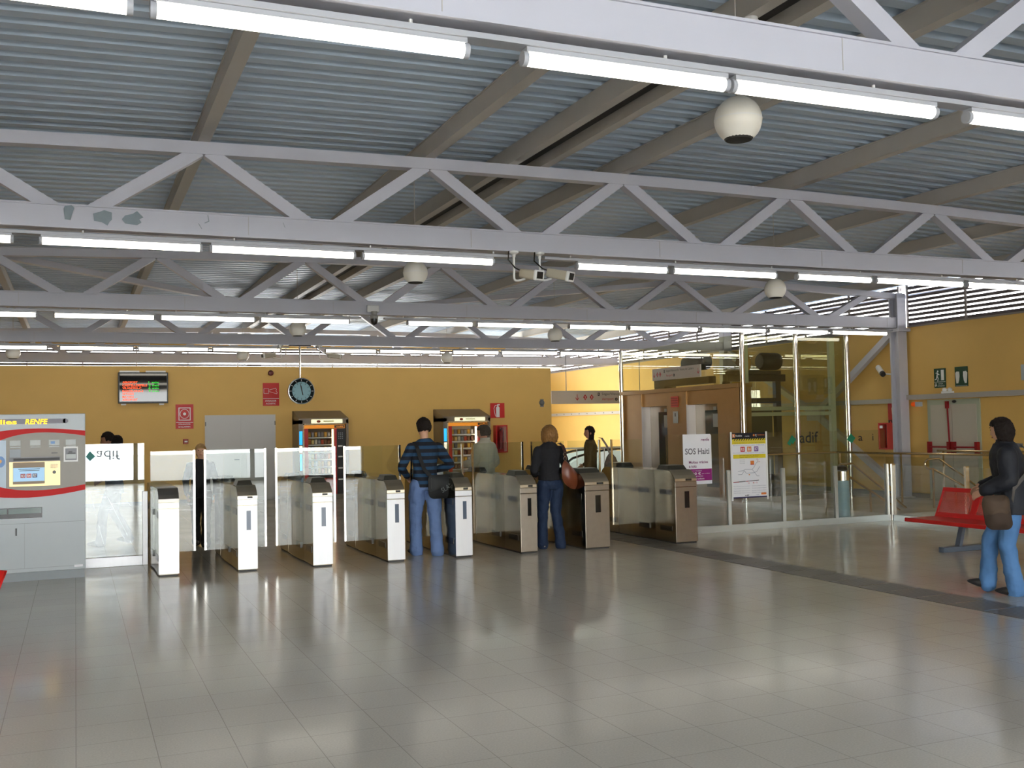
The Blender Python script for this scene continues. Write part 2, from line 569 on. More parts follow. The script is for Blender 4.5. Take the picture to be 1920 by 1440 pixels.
# tactile strip on the floor
def strip_material():
    m = bpy.data.materials.new('ribbed_tactile_paving')
    m.use_nodes = True
    nt = m.node_tree
    b = nt.nodes['Principled BSDF']
    tc = nt.nodes.new('ShaderNodeTexCoord')
    wv = nt.nodes.new('ShaderNodeTexWave')
    wv.inputs['Scale'].default_value = 6.0
    wv.bands_direction = 'X'
    nt.links.new(tc.outputs['Object'], wv.inputs['Vector'])
    cr = nt.nodes.new('ShaderNodeValToRGB')
    cr.color_ramp.elements[0].color = lin((98, 94, 88)); cr.color_ramp.elements[1].color = lin((128, 123, 115))
    nt.links.new(wv.outputs['Fac'], cr.inputs['Fac'])
    nt.links.new(cr.outputs['Color'], b.inputs['Base Color'])
    b.inputs['Roughness'].default_value = 0.4
    return m
m = MB().box(7.32, 7.80, 2.0, 17.2, 0.0005, 0.004)
y = 2.4
while y < 17:
    m.box(7.32, 7.80, y, y + .012, .004, .0045, 1); y += .4
struct('trim_1', m, [strip_material(), mat('steel_joint_strip', (190, 188, 182), 0.25, 0.8)])
# ------------------------------------------------------------------ hanging luminaire rows
ZT = 3.56
RIGHT = [(5.41, 6.63), (6.72, 8.24), (8.58, 9.79), (9.88, 11.42), (11.51, 13.06), (13.15, 14.65), (14.77, 16.26)]
LEFT = [(2.85, 4.35), (1.27, 2.75), (-.30, 1.17), (-1.90, -.55), (-3.5, -2.0), (-5.1, -3.6)]
ROWNAME = ['nearest', 'second', 'third', 'fourth', 'farthest']
def luminaire(y, a, b, label, r=.036):
    t = thing('fluorescent_light', label, 'light', ((a + b) / 2, y, ZT), 'fluorescent lights under the trusses')
    m = MB()
    m.tube([(a + .012, y, ZT), (b - .012, y, ZT)], r, 12)
    m.build('lit_tube', M_tube, t)
    m = MB()
    m.box(a, b, y - .035, y + .035, ZT + .03, ZT + .055)
    m.tube([(a - .015, y, ZT), (a + .012, y, ZT)], r + .003, 12); m.tube([(b - .012, y, ZT), (b + .015, y, ZT)], r + .003, 12)
    m.build('housing', M_housing, t)
def rail(y, a, b, label):
    t = thing('light_rail', label, 'light rail', ((a + b) / 2, y, ZT + .1), 'rails carrying the fluorescent lights')
    MB().box(a, b, y - .05, y + .05, ZT + .056, ZT + .085).build('channel', M_housing, t)
    x = a + .35
    while x < b:
        MB().tube([(x, y, ZT + .096), (x, y, 3.682)], .010, 8).build('hanger_rod', M_white, t)
        x += 1.43
for i, y in enumerate(ROWS):
    lefts = LEFT; rights = RIGHT
    if i == 0:
        lefts = [(3.36, 4.82), (2.10, 3.31), (.32, 1.78), (-1.33, .22), (-2.9, -1.43)]
        rights = [(5.10, 6.60)] + RIGHT[1:3]
    if i >= 3:
        rights = RIGHT[:5] if i == 3 else RIGHT[4:6]
        if i == 4: lefts = []
    lo, hi = [(-.45, 5.65), (-.7, 12.65), (-1.1, 17), (-1.5, 13.1), (11, 15)][i]      # the stretch of each row the photo shows
    seq = [s for s in sorted(lefts + rights) if s[0] < hi and s[1] > lo]
    for k, (a, b) in enumerate(seq):
        luminaire(y, a, b, 'lit fluorescent tube under the %s truss, %s of its row from the left' % (ROWNAME[i], ORD[k]))
    if i == 0:
        rail(y, -6.0, 9.9, 'white rail of the nearest row of fluorescent lights')
    else:
        rail(y, -6.0, 4.56, 'white rail of the left half of the %s row of fluorescent lights' % ROWNAME[i])
        rail(y, 4.98, [0, 12.95, 16.45, 13.2, 14.8][i], 'white rail of the right half of the %s row of fluorescent lights' % ROWNAME[i])

# ------------------------------------------------------------------ globe loudspeakers
M_globe = mat('cream_globe_plastic', (240, 238, 230), 0.3)
M_grille = mat('speaker_grille', (42, 42, 42), 0.6)
def globe(c, label, ztop):
    x, y, z = c
    t = thing('globe_speaker', label, 'loudspeaker', (x, y, z), 'hanging globe loudspeakers')
    r = .155
    prof = []
    for k in range(19):
        th = PI * k / 24 if k else 0.0001
        prof.append((r * math.sin(th), r * math.cos(th)))
    prof.append((.088, -.128)); 
    m = MB(); m.lathe(prof[::-1], c, 28)
    m.build('shell', M_globe, t)
    MB().lathe([(.157, .004), (.157, -.004)], c, 28).build('seam', M_white, t)
    MB().lathe([(.0001, -.136), (.085, -.134), (.098, -.118)], c, 24).build('grille', M_grille, t)
    MB().tube([(x, y, z + r - .01), (x, y, ztop - .015)], .004, 6).tube([(x, y, z + r), (x, y, z + r + .03)], .012, 8).build('cable', M_purlin, t)
    return t
globe((4.00, 5.56, 3.676), 'largest and nearest cream globe loudspeaker, upper right of the photo', arch(4.0) + .2)
globe((3.94, 12.34, 3.655), 'cream globe loudspeaker left of the pair of cameras', arch(3.94) + .2)
globe((9.37, 12.24, 3.62), 'cream globe loudspeaker in front of the lift, right', arch(9.37) + .2)
globe((3.84, 19.31, 3.60), 'cream globe loudspeaker just above the wall clock', arch(3.84) + .2)
globe((9.17, 19.3, 3.58), 'cream globe loudspeaker left of the lift glass', arch(9.17) + .2)
globe((-1.27, 25.3, 3.54), 'cream globe loudspeaker at the left edge of the photo', arch(-1.27) + .2)
globe((3.78, 25.8, 3.575), 'cream globe loudspeaker between the departures screen and the clock', arch(3.78) + .2)
globe((8.95, 25.45, 3.52), 'cream globe loudspeaker above the right vending machine', arch(8.95) + .2)

# smoke detector under the twin purlin
m = MB().lathe([(.0001, -.10), (.05, -.10), (.07, -.06), (.07, -.03), (.05, 0), (.05, .015)], (4.60, 6.2, arch(4.8) - .016), 20)
single('smoke_detector', m, M_white, 'small white smoke detector under the twin purlin', 'smoke detector')

# ------------------------------------------------------------------ cameras
M_cam = mat('camera_housing', (196, 188, 168), 0.35)
def cctv(base, c, aim, label, group, drop=True):
    """bullet camera on a J-shaped ceiling arm: base on the truss, c its body centre"""
    t = thing('security_camera', label, 'security camera', base, group)
    b = Vector(base); c = Vector(c); d = Vector(aim).normalized()
    side = d.cross(Vector((0, 0, 1))).normalized(); up = side.cross(d)
    m = MB()
    m.lathe([(.0001, 0), (.055, 0), (.055, -.02), (.02, -.04), (.018, -.07)], b, 16)
    tail = c - d * .10 - up * .06
    low = Vector((b.x, b.y, tail.z - .05))
    pts = [b + Vector((0, 0, -.05)), Vector((b.x, b.y, low.z + .05))]
    for k in range(1, 6):
        q = k / 5
        pts.append(Vector((b.x, b.y, low.z + .05)).lerp(low, q) * (1 - q) + low.lerp(tail, q) * q)
    m.tube(pts, .013, 8)
    m.build('arm', M_white, t)
    o = c - d * .15
    p = []
    for e, w, h in ((c - d * .16, .055, .05), (c + d * .15, .062, .056)):
        for i, j in ((-1, -1), (1, -1), (1, 1), (-1, 1)):
            p.append(e + side * (i * w) + up * (j * h))
    m = MB().add(p, [(3, 2, 1, 0), (4, 5, 6, 7), (0, 1, 5, 4), (1, 2, 6, 5), (2, 3, 7, 6), (3, 0, 4, 7)])
    m.build('body', M_cam, t, bevel=.018)
    f = Pl(c + d * .151, side, up)
    if f.n.dot(d) < 0:
        f = Pl(c + d * .151, -side, up)
    MB().rect(f, -.066, .066, -.06, .06, -.02, .018).build('front_frame', M_white, t, bevel=.012)
    MB().rect(f, -.042, .042, -.036, .042, .016, .021).build('window', M_black, t)
    MB().tube([b + Vector((-.06, 0, .0)), b + Vector((-.07, 0, -.10)), (b + c) / 2 + Vector((-.09, 0, -.06)), c - d * .17 + up * .02], .008, 6).build('cable', M_black, t)
    return t
cctv((4.57, 10.66, 3.68), (4.73, 10.56, 3.41), (.25, -1, -.22), 'left camera of the pair hanging under the second truss', 'pair of cameras under the second truss')
cctv((4.89, 10.66, 3.68), (5.09, 10.56, 3.42), (.55, -1, -.30), 'right camera of the pair hanging under the second truss', 'pair of cameras under the second truss')
cctv((4.36, 23.86, 3.68), (4.08, 23.85, 3.43), (-1, -.35, -.12), 'pale camera pointing left, hanging left of the clock pole', 'pair of cameras beside the clock pole')
cctv((5.25, 23.86, 3.68), (5.60, 23.85, 3.43), (1, -.35, -.12), 'pale camera pointing right, hanging right of the clock pole', 'pair of cameras beside the clock pole')
# dome camera
t = thing('dome_camera', 'dark dome camera on a clear bracket under the third truss', 'security camera', (4.74, 17.32, 3.8))
MB().box(4.64, 4.85, 17.27, 17.335, 3.72, 3.84).build('bracket', M_white, t, bevel=.01)
MB().lathe([(.05, 3.73), (.05, 3.67), (.068, 3.65), (.068, 3.60)], (4.75, 17.25, 0), 18).build('collar', mat('camera_grey', (150, 148, 144), .4), t)
MB().lathe([(.066, 3.61), (.064, 3.56), (.048, 3.515), (.0001, 3.49)], (4.75, 17.25, 0), 18).build('dome', M_black, t)
# ------------------------------------------------------------------ ticket gates
M_face = mat('daylit_steel_front', (244, 244, 246), 0.35, 0.25, var=0.03, vscale=40, stretch=(1, 1, .05))  # steel with the daylight on it painted in as white
M_face_shaded = mat('shaded_steel_front', (176, 166, 152), 0.36, 0.95, var=0.1, vscale=14)  # same steel out of the daylight, its shade put into the colour
M_cap = mat('beige_steel_cap', (205, 192, 168), 0.32, 0.9, var=0.06, vscale=20)
M_cap_grey = mat('grey_steel_cap', (150, 146, 140), 0.35, 0.85)
M_side = mat('gate_side_steel', (136, 128, 110), 0.17, 1.0, var=0.12, vscale=16, stretch=(1, .6, .03))
M_slot = mat('dark_sensor_slot', (26, 25, 24), 0.2)
M_disp = mat('gate_display', (92, 104, 122), 0.15)
M_hood = mat('dark_reader_hood', (62, 60, 52), 0.35, 0.2)
GATE_L = 2.25
def gate(xl, xr, y0, label, shaded=False, plain=False, leaf_l=None, leaf_r=None):
    xc = (xl + xr) / 2; w = xr - xl; h = w / 2
    t = thing('ticket_gate', label, 'ticket gate', (xc, y0, 0), 'stainless steel ticket gates in a row')
    # front post, middle housing, rear post
    prof = [(0, .02), (0, .885), (.012, .915), (.05, .96), (.10, 1.0), (.16, 1.03), (.56, 1.035), (.56, .02)]
    def ext(m, pr, hx, mi=0):
        n = len(pr)
        vs = [(xc - hx, y0 + a, b) for a, b in pr] + [(xc + hx, y0 + a, b) for a, b in pr]
        fs = [tuple(range(n)), tuple(range(2 * n - 1, n - 1, -1))] + [((i + 1) % n, i, n + i, n + (i + 1) % n) for i in range(n)]
        m.add(vs, fs, mi)
    m = MB(); ext(m, [(.003, .02), (.003, .885), (.015, .912), (.05, .955), (.10, .996), (.16, 1.026), (.56, 1.03), (.56, .02)], h - .002)
    m.box(xc - h + .012, xc + h - .012, y0 + .015, y0 + GATE_L - .015, 0, .02, 1)
    m.build('front_housing', [M_side, M_dark], t)
    m = MB()
    # middle housing swells a little, in plan
    pts = []
    for k in range(9):
        q = k / 8
        pts.append((h - .004 + .022 * math.sin(PI * q), .565 + q * 1.1))
    vs = []; n = len(pts)
    for z in (.02, 1.03):
        for a, b in pts: vs.append((xc - a, y0 + b, z))
        for a, b in reversed(pts): vs.append((xc + a, y0 + b, z))
    N = 2 * n
    fs = [tuple(range(N - 1, -1, -1)), tuple(range(N, 2 * N))] + [(i, (i + 1) % N, N + (i + 1) % N, N + i) for i in range(N)]
    m.add(vs, fs, 0, True)
    m.build('middle_housing', M_side, t, sharp=40)
    m = MB(); ext(m, [(1.67, .02), (1.67, 1.03), (2.10, 1.026), (2.17, .99), (2.23, .93), (2.25, .885), (2.25, .02)], h - .002)
    m.build('rear_housing', M_side, t)
    pl = XZ(y0)
    m = MB().rect(pl, xl, xr, .025, .795, -.006, .004).rect(pl, xl, xr, .803, .872, -.006, .007)
    m.build('front_panel', M_face_shaded if shaded else M_face, t, bevel=.003)
    # curved cap over the nose
    cap = [(.0, .878), (.003, .915), (.045, .962), (.10, 1.004), (.16, 1.036)]
    m = MB()
    for (a, b), (c, d) in zip(cap[:-1], cap[1:]):
        m.add([(xl, y0 + a - .004, b), (xr, y0 + a - .004, b), (xr, y0 + c - .004, d), (xl, y0 + c - .004, d)], [(0, 1, 2, 3)], 0, True)
    m.add([(xl, y0 + .156, 1.036), (xr, y0 + .156, 1.036), (xr, y0 + .56, 1.038), (xl, y0 + .56, 1.038)], [(0, 1, 2, 3)], 0)
    m.build('cap', (M_cap_grey if plain else M_cap), t)
    if not plain:
        m = MB().rect(pl, xc - h * .02, xc + h * .52, .885, .911, -.01, .0085, 0).rect(pl, xc + h * .04, xc + h * .46, .890, .904, -.01, .0095, 1)
        m.build('ticket_slot', [M_slot, M_dark], t)
        MB().rect(pl, xc - h * .22 + .012, xc + h * .22 + .012, .50, .735, -.01, .0055).build('display', M_slot if shaded else M_disp, t)
        m = MB()
        for yy in (.20, 1.74):
            a, b = xl + .015, xr - .02
            m.hexa([(a, y0 + yy, 1.03), (b, y0 + yy, 1.03), (b, y0 + yy + .32, 1.03), (a, y0 + yy + .32, 1.03),
                    (a + .03, y0 + yy + .05, 1.095), (b - .02, y0 + yy + .05, 1.095), (b - .02, y0 + yy + .30, 1.10), (a + .03, y0 + yy + .30, 1.10)])
            m.build('reader_hood', M_hood, t, bevel=.006); m = MB()
    for s, xx in ((-1, xl), (1, xr)):
        for z0 in (.685, .17):
            for ya, yb in ((.10, .42), (1.78, 2.05)):
                MB().box(xx - .003, xx + .003, y0 + ya, y0 + yb, z0, z0 + .072).build('sensor_slot', M_slot, t)
            e = xx + s * .012
            MB().box(e - .008, e + .008, y0 + .70, y0 + 1.0, z0, z0 + .072).build('sensor_slot', M_slot, t)
    yl = 13.55
    for side, e in (('l', leaf_l), ('r', leaf_r)):
        if e is None: continue
        inner = e + (.52 if side == 'l' else -.52)
        a, b = min(e, inner), max(e, inner)
        p = MB().box(a, b, yl - .005, yl + .005, .22, 1.475).build('glass_leaf', M_glass_leaf, t)
        bar = MB().box(e - .012, e + .012, yl - .014, yl + .014, .22, 1.48)
        bb = bar.build('edge_bar', M_chrome, p)
    return t
fy = lambda x: 12.965 - .058 * (x - 1.0)
gate(.905, 1.140, fy(1.0), 'leftmost ticket gate, a plain steel end post with no ticket slot', plain=True, leaf_r=1.375)
gate(1.815, 2.052, fy(1.93), 'ticket gate second from left, daylit white front with slot and display', leaf_l=1.505, leaf_r=2.255)
gate(2.720, 2.968, fy(2.85), 'ticket gate third from left, daylit white front, left of the first vending machine', leaf_l=2.395, leaf_r=3.16)
gate(3.662, 3.894, fy(3.78), 'ticket gate just left of the man in the striped jumper', leaf_l=3.295, leaf_r=4.06)
gate(4.567, 4.798, fy(4.68), 'ticket gate just right of the man in the striped jumper', leaf_l=4.22, leaf_r=4.965)
gate(5.468, 5.708, fy(5.58), 'dull steel ticket gate just left of the woman with the brown handbag', True, leaf_l=5.12, leaf_r=5.88)
gate(6.405, 6.778, fy(6.59), 'wide dull steel ticket gate just right of the woman with the brown handbag', True, leaf_l=6.02, leaf_r=7.12)
gate(7.790, 8.145, fy(7.97), 'wide dull steel ticket gate at the right end of the row', True, leaf_l=7.325)

# ------------------------------------------------------------------ glass partition left of the gates
t = thing('glass_partition', 'glass panel with steel foot between the ticket machine and the gates', 'glass panel', (.47, 14.3, 0))
MB().box(.02, .825, 14.29, 14.302, .13, 1.575).build('pane', glass_mat('partition_glass', (232, 240, 240), 1.7, 2.0), t)
m = MB(); plp = XZ(14.288)
vs, fs, tx0, tx1, ty0, ty1 = text_mesh('adif')
m.add([plp.at(.25 + (v.x - tx0) * .28 / (tx1 - tx0), 1.49 - (v.y - ty0) * .12 / (ty1 - ty0), .001) for v in vs], [tuple(reversed(f)) for f in fs], 0)
m.poly(plp, [(.12, 1.42), (.17, 1.36), (.235, 1.42), (.17, 1.49)], .001, None, 1)
m.build('lettering', [mat('faint_grey_letter', (110, 120, 128), .5), mat('faint_teal_emblem', (60, 150, 140), .5)], t)
MB().box(.02, .80, 14.27, 14.33, 0, .125).build('foot_panel', M_face, t, bevel=.004)
MB().box(.80, .865, 14.26, 14.34, 0, .95).build('post', M_face, t, bevel=.004)

# ------------------------------------------------------------------ ticket machine
YM = 13.42
def mx(px): return -.812 + px * .00576          # front-panel grid
def mz(py): return (1083 - py) * .00637
t = thing('ticket_machine', 'grey ticket vending machine with curved red band, at the left edge', 'ticket machine', (-.6, YM, 0))
x0, x1 = -1.55, .11
m = MB().box(x0, x1, YM, YM + .85, .10, 1.955)
m.build('cabinet', M_grey, t, bevel=.008)
MB().box(x0 + .02, x1 - .012, YM + .02, YM + .83, 0, .10).build('plinth', mat('machine_plinth', (150, 158, 162), .5), t)
pl = XZ(YM - .001)
M_panel = mat('machine_dark_panel', (112, 108, 100), .4, .3, var=.05)
def bez(pts, n=14):
    out = []
    for i in range(n + 1):
        q = i / n; p = [Vector((a, b)) for a, b in pts]
        while len(p) > 1:
            p = [p[k].lerp(p[k + 1], q) for k in range(len(p) - 1)]
        out.append((p[0].x, p[0].y))
    return out
up_out = bez([(mx(-150), mz(868)), (mx(-60), mz(795)), (mx(60), mz(798)), (mx(159.8), mz(808.5))])
up_in = bez([(mx(-60), mz(868)), (mx(-10), mz(808)), (mx(65), mz(802)), (mx(159.8), mz(818))])
lo_out = bez([(mx(-150), mz(868)), (mx(-55), mz(945)), (mx(70), mz(935)), (mx(159.8), mz(919))])
lo_in = bez([(mx(-60), mz(868)), (mx(-20), mz(925)), (mx(70), mz(923)), (mx(159.8), mz(909))])
def band(m, A, B, d, mi=0):
    for i in range(len(A) - 1):
        q = [A[i], B[i], B[i + 1], A[i + 1]]
        ar = sum(q[k][0] * q[(k + 1) % 4][1] - q[(k + 1) % 4][0] * q[k][1] for k in range(4))
        if ar < 0: q = q[::-1]
        m.poly(pl, q, d, None, mi)
m = MB(); band(m, up_in, lo_in, .002)
m.build('fascia', M_panel, t)
m = MB(); band(m, up_out, up_in, .004); band(m, lo_out, lo_in, .004)
m.build('red_band', M_red, t)
m = MB().rect(pl, mx(-40), mx(11.5), mz(914), mz(824), .0025)
m.disc(pl, mx(1), mz(863), .05, .003, None, 1, r2=.065); m.disc(pl, mx(0), mz(862), .022, .0035, None, 2)
m.build('advert_panel', [mat('pale_blue_panel', (190, 208, 224), .4), mat('advert_blue', (96, 140, 196), .4), mat('advert_orange', (226, 168, 92), .4)], t)
m = MB().rect(pl, x0 + .08, mx(122), mz(794), mz(785), .002).disc(pl, mx(122), mz(789.5), .0287, .002)
m.text(pl, 'Roda', mx(-45), mx(-3), mz(794.5), mz(785.5), .004, 1, True)
m.text(pl, 'lies', mx(1), mx(31), mz(794.5), mz(786), .004, 1, True); m.text(pl, 'RENFE', mx(46.5), mx(87), mz(794.8), mz(785.5), .004, 1, True, .15)
m.build('scrolling_display', [mat('display_strip', (72, 66, 78), .3), emit_mat('amber_led', (255, 196, 20), 1.6)], t)
M_plate = mat('light_plate', (188, 194, 192), .4)
for a, b in ((18, 38), (55.5, 75), (90.5, 110.5), (122.5, 141.5)):
    m = MB().rect(pl, mx(a), mx(b), mz(834.5), mz(824.5), .002, .006).rect(pl, mx(a + .5), mx(b), mz(838), mz(836.2), .002, .006)
    if a == 90.5: m.rect(pl, mx(94), mx(102), mz(832), mz(827), .006, .007, 1)
    m.build('instruction_plate', [M_plate, MATS['advert_blue']], t)
MB().rect(pl, mx(18), mx(38), mz(856), mz(841), .002, .005).build('instruction_plate', mat('dim_plate', (150, 158, 164), .4), t)
m = MB().rect(pl, mx(118.5), mx(146), mz(866), mz(838), .002, .02).rect(pl, mx(121.5), mx(143.5), mz(863), mz(841), .02, .022, 1).rect(pl, mx(123), mx(142), mz(860.5), mz(852), .022, .024, 2).rect(pl, mx(126), mx(141), mz(851.5), mz(849), .022, .026, 3).rect(pl, mx(128), mx(135), mz(849), mz(846.5), .022, .026, 3)
m.build('card_reader', [M_white, mat('reader_grey', (128, 128, 132), .4), M_plate, M_black], t, bevel=.002)
MB().rect(pl, mx(95.5), mx(107), mz(850), mz(848), .002, .005).build('coin_slot', M_black, t)
m = MB().rect(pl, mx(16), mx(112), mz(864), mz(855.5), .002, .012).rect(pl, mx(25), mx(111), mz(862), mz(857.5), .012, .014, 1)
m.build('screen_hood', [mat('hood_grey', (104, 104, 108), .35), M_dark], t)
M_gold = mat('gold_trim', (204, 176, 124), .3, .4, var=.15, vscale=5)  # gold tone with noise variation, no emission
m = MB().rect(pl, mx(17.5), mx(112), mz(909), mz(864), .002, .012)
m.rect(pl, mx(24), mx(83), mz(905), mz(865), .012, .014, 1)
m.build('screen_frame', [M_gold, mat('screen_bezel', (120, 96, 56), .35)], t)
M_scr = emit_mat('lit_blue_screen', (150, 186, 214), .55)
m = MB().rect(pl, mx(24.5), mx(82.5), mz(900), mz(875), .014, .016)
m.rect(pl, mx(34), mx(74), mz(878), mz(877), .016, .0165, 1).rect(pl, mx(36), mx(73), mz(881), mz(880), .016, .0165, 1)
for a, lt, k in ((38, 'R3', 2), (49, 'R4', 3), (60, 'R7', 4)):
    m.rect(pl, mx(a), mx(a + 9), mz(893.5), mz(886), .016, .0165, k); m.text(pl, lt, mx(a + 1.5), mx(a + 7.5), mz(892.3), mz(887.2), .0175, 5, True)
m.build('screen', [M_scr, M_dark, mat('r_magenta', (176, 50, 74), .4), mat('r_red', (196, 60, 60), .4), mat('r_navy', (66, 70, 120), .4), M_white], t)
m = MB().rect(pl, mx(93), mx(108), mz(878), mz(869), .012, .014, 1)
for i in range(4):
    for j in range(3):
        m.rect(pl, mx(93.7 + 3.7 * i), mx(96.7 + 3.7 * i), mz(877.5 - 3 * j), mz(875.2 - 3 * j), .014, .017, 2)
m.disc(pl, mx(100.8), mz(884.5), .020, .012, .015, 0)
m.build('keypad', [M_black, M_gold, mat('ivory_key', (236, 224, 190), .4)], t)
m = MB().rect(pl, x0 + .1, mx(78), mz(967.5), mz(948), .0, .004).rect(pl, x0 + .12, mx(76.5), mz(959), mz(949.5), .004, .006, 1).rect(pl, mx(13), mx(16), mz(967), mz(949), .004, .01, 0)
m.build('collection_tray', [M_slot, mat('tray_window', (104, 122, 118), .15)], t)
MB().rect(pl, mx(28.5), mx(31.5), mz(999), mz(985.5), .0, .006).build('lock', M_black, t)
MB().rect(pl, mx(138.5), mx(155), mz(1062.5), mz(1058.5), .0, .003).build('label', M_white_paper, t)
m = MB().rect(pl, x0 + .02, mx(158), mz(977.6), mz(976.8), .0, .0012).rect(pl, mx(45), mx(45.6), mz(1060), mz(977), .0, .0012).rect(pl, x0 + .02, mx(158), mz(1060), mz(1059.4), .0, .0012)
m.build('door_seam', mat('seam_grey', (150, 156, 160), .5), t)

# ------------------------------------------------------------------ things on the yellow back wall
YW = 26.06
def wall_sign(name, x0, x1, z0, z1, label, base, draw, mats, y=YW):
    t = thing(name, label, 'sign', ((x0 + x1) / 2, y, (z0 + z1) / 2))
    pl = XZ(y - .001)
    MB().rect(pl, x0, x1, z0, z1, 0, .012).build('board', base, t)
    m = MB(); draw(m, pl)
    m.build('pictogram', mats, t)
    return t
# double door
d = struct('door_1', MB().box(2.90, 4.60, YW - .03, YW - .001, 0.0, 2.115), mat('pale_grey_door', (206, 204, 202), .45))
MB().box(2.93, 3.745, YW - .045, YW - .03, .02, 2.09).build('door_leaf', MATS['pale_grey_door'], d)
MB().box(3.755, 4.57, YW - .045, YW - .03, .02, 2.09).build('door_leaf', MATS['pale_grey_door'], d)
m = MB()
for z in (.3, 1.1, 1.85):
    m.tube([(2.915, YW - .05, z), (2.915, YW - .05, z + .1)], .012, 8); m.tube([(4.585, YW - .05, z), (4.585, YW - .05, z + .1)], .012, 8)
m.build('hinge', M_alu, d)
m = MB().tube([(3.70, YW - .05, 1.02), (3.70, YW - .10, 1.02), (3.58, YW - .10, 1.02)], .01, 8)
m.build('door_handle', M_alu, d)

def sg_alarm(m, pl):
    m.rect(pl, 2.29, 2.57, 1.995, 2.31, .012, .014, 0); m.rect(pl, 2.31, 2.55, 2.015, 2.29, .014, .015, 1)
    m.disc(pl, 2.43, 2.155, .108, .015, .016, 0, r2=.115); m.disc(pl, 2.43, 2.155, .098, .016, .017, 1, r2=.104); m.disc(pl, 2.43, 2.155, .036, .017, .018, 0)
    m.rect(pl, 2.233, 2.627, 1.945, 1.957, .012, .014, 0)
    m.text(pl, 'POLSADOR', 2.29, 2.57, 1.888, 1.922, .014, 0, True); m.text(pl, "D'ALARMA", 2.29, 2.57, 1.828, 1.862, .014, 0, True)
wall_sign('alarm_button_sign', 2.225, 2.635, 1.795, 2.385, 'red sign with ring symbol on the yellow wall, left of the grey door', M_redsign, sg_alarm, [M_white, M_redsign])
def sg_horn(m, pl):
    W = .008
    m.line(pl, [(4.325, 2.64), (4.325, 2.76), (4.44, 2.76), (4.44, 2.64), (4.325, 2.64)], W, .013); m.line(pl, [(4.44, 2.69), (4.64, 2.63), (4.655, 2.66), (4.62, 2.70), (4.635, 2.74), (4.615, 2.77), (4.44, 2.72)], W, .013)
    m.rect(pl, 4.305, 4.695, 2.505, 2.515, .012, .014, 0)
    m.text(pl, 'AVISADOR', 4.35, 4.63, 2.435, 2.475, .014, 0, True); m.text(pl, 'ACUSTIC', 4.37, 4.61, 2.365, 2.405, .014, 0, True)
wall_sign('acoustic_alarm_sign', 4.30, 4.70, 2.33, 2.90, 'red sign with horn symbol on the yellow wall, left of the clock', M_redsign, sg_horn, [M_white])
def ext_picto(m, pl, cx, cz, s, k=0):
    m.poly(pl, [(cx - .03 * s, cz - .14 * s), (cx + .05 * s, cz - .14 * s), (cx + .052 * s, cz + .07 * s), (cx + .03 * s, cz + .095 * s), (cx - .01 * s, cz + .095 * s), (cx - .032 * s, cz + .07 * s)], .013, .014, k)
    m.rect(pl, cx - .005 * s, cx + .025 * s, cz + .095 * s, cz + .115 * s, .013, .014, k)
    m.poly(pl, [(cx - .01 * s, cz + .115 * s), (cx + .06 * s, cz + .12 * s), (cx + .055 * s, cz + .145 * s), (cx, cz + .14 * s)], .013, .014, k)
    m.line(pl, [(cx, cz + .125 * s), (cx - .05 * s, cz + .115 * s), (cx - .078 * s, cz + .06 * s), (cx - .07 * s, cz - .03 * s), (cx - .045 * s, cz - .12 * s)], .011 * s, .0135, k)
wall_sign('extinguisher_sign', 10.385, 10.80, 1.94, 2.345, 'square red fire extinguisher sign on the back wall', M_redsign, lambda m, pl: ext_picto(m, pl, 10.59, 2.135, 1.25), [M_white])
# alarm push box and red bell
t = thing('alarm_button', 'small red alarm push button box under the ring symbol sign', 'alarm button', (2.45, YW, 1.49))
MB().box(2.39, 2.51, YW - .06, YW - .001, 1.43, 1.55).build('box', mat('deep_red', (160, 40, 30), .4), t, bevel=.008)
MB().box(2.42, 2.49, YW - .066, YW - .055, 1.47, 1.505).build('button', M_white, t)
m = MB().lathe([(.0001, .07), (.05, .06), (.068, .03), (.07, 0)], (4.50, YW - .001, 3.15), 20, axis='y')
single('alarm_bell', m, mat('dark_red', (96, 20, 20), .4), 'small dark red round bell high on the yellow wall', 'alarm bell')
m = MB().lathe([(.0001, .05), (.05, .045), (.075, .02), (.08, 0)], (11.93, YW - .001, 2.34), 20, axis='y').box(11.88, 11.98, YW - .02, YW - .001, 2.23, 2.44)
single('wall_lamp', m, M_alu, 'small grey round lamp at the right end of the yellow back wall', 'lamp')
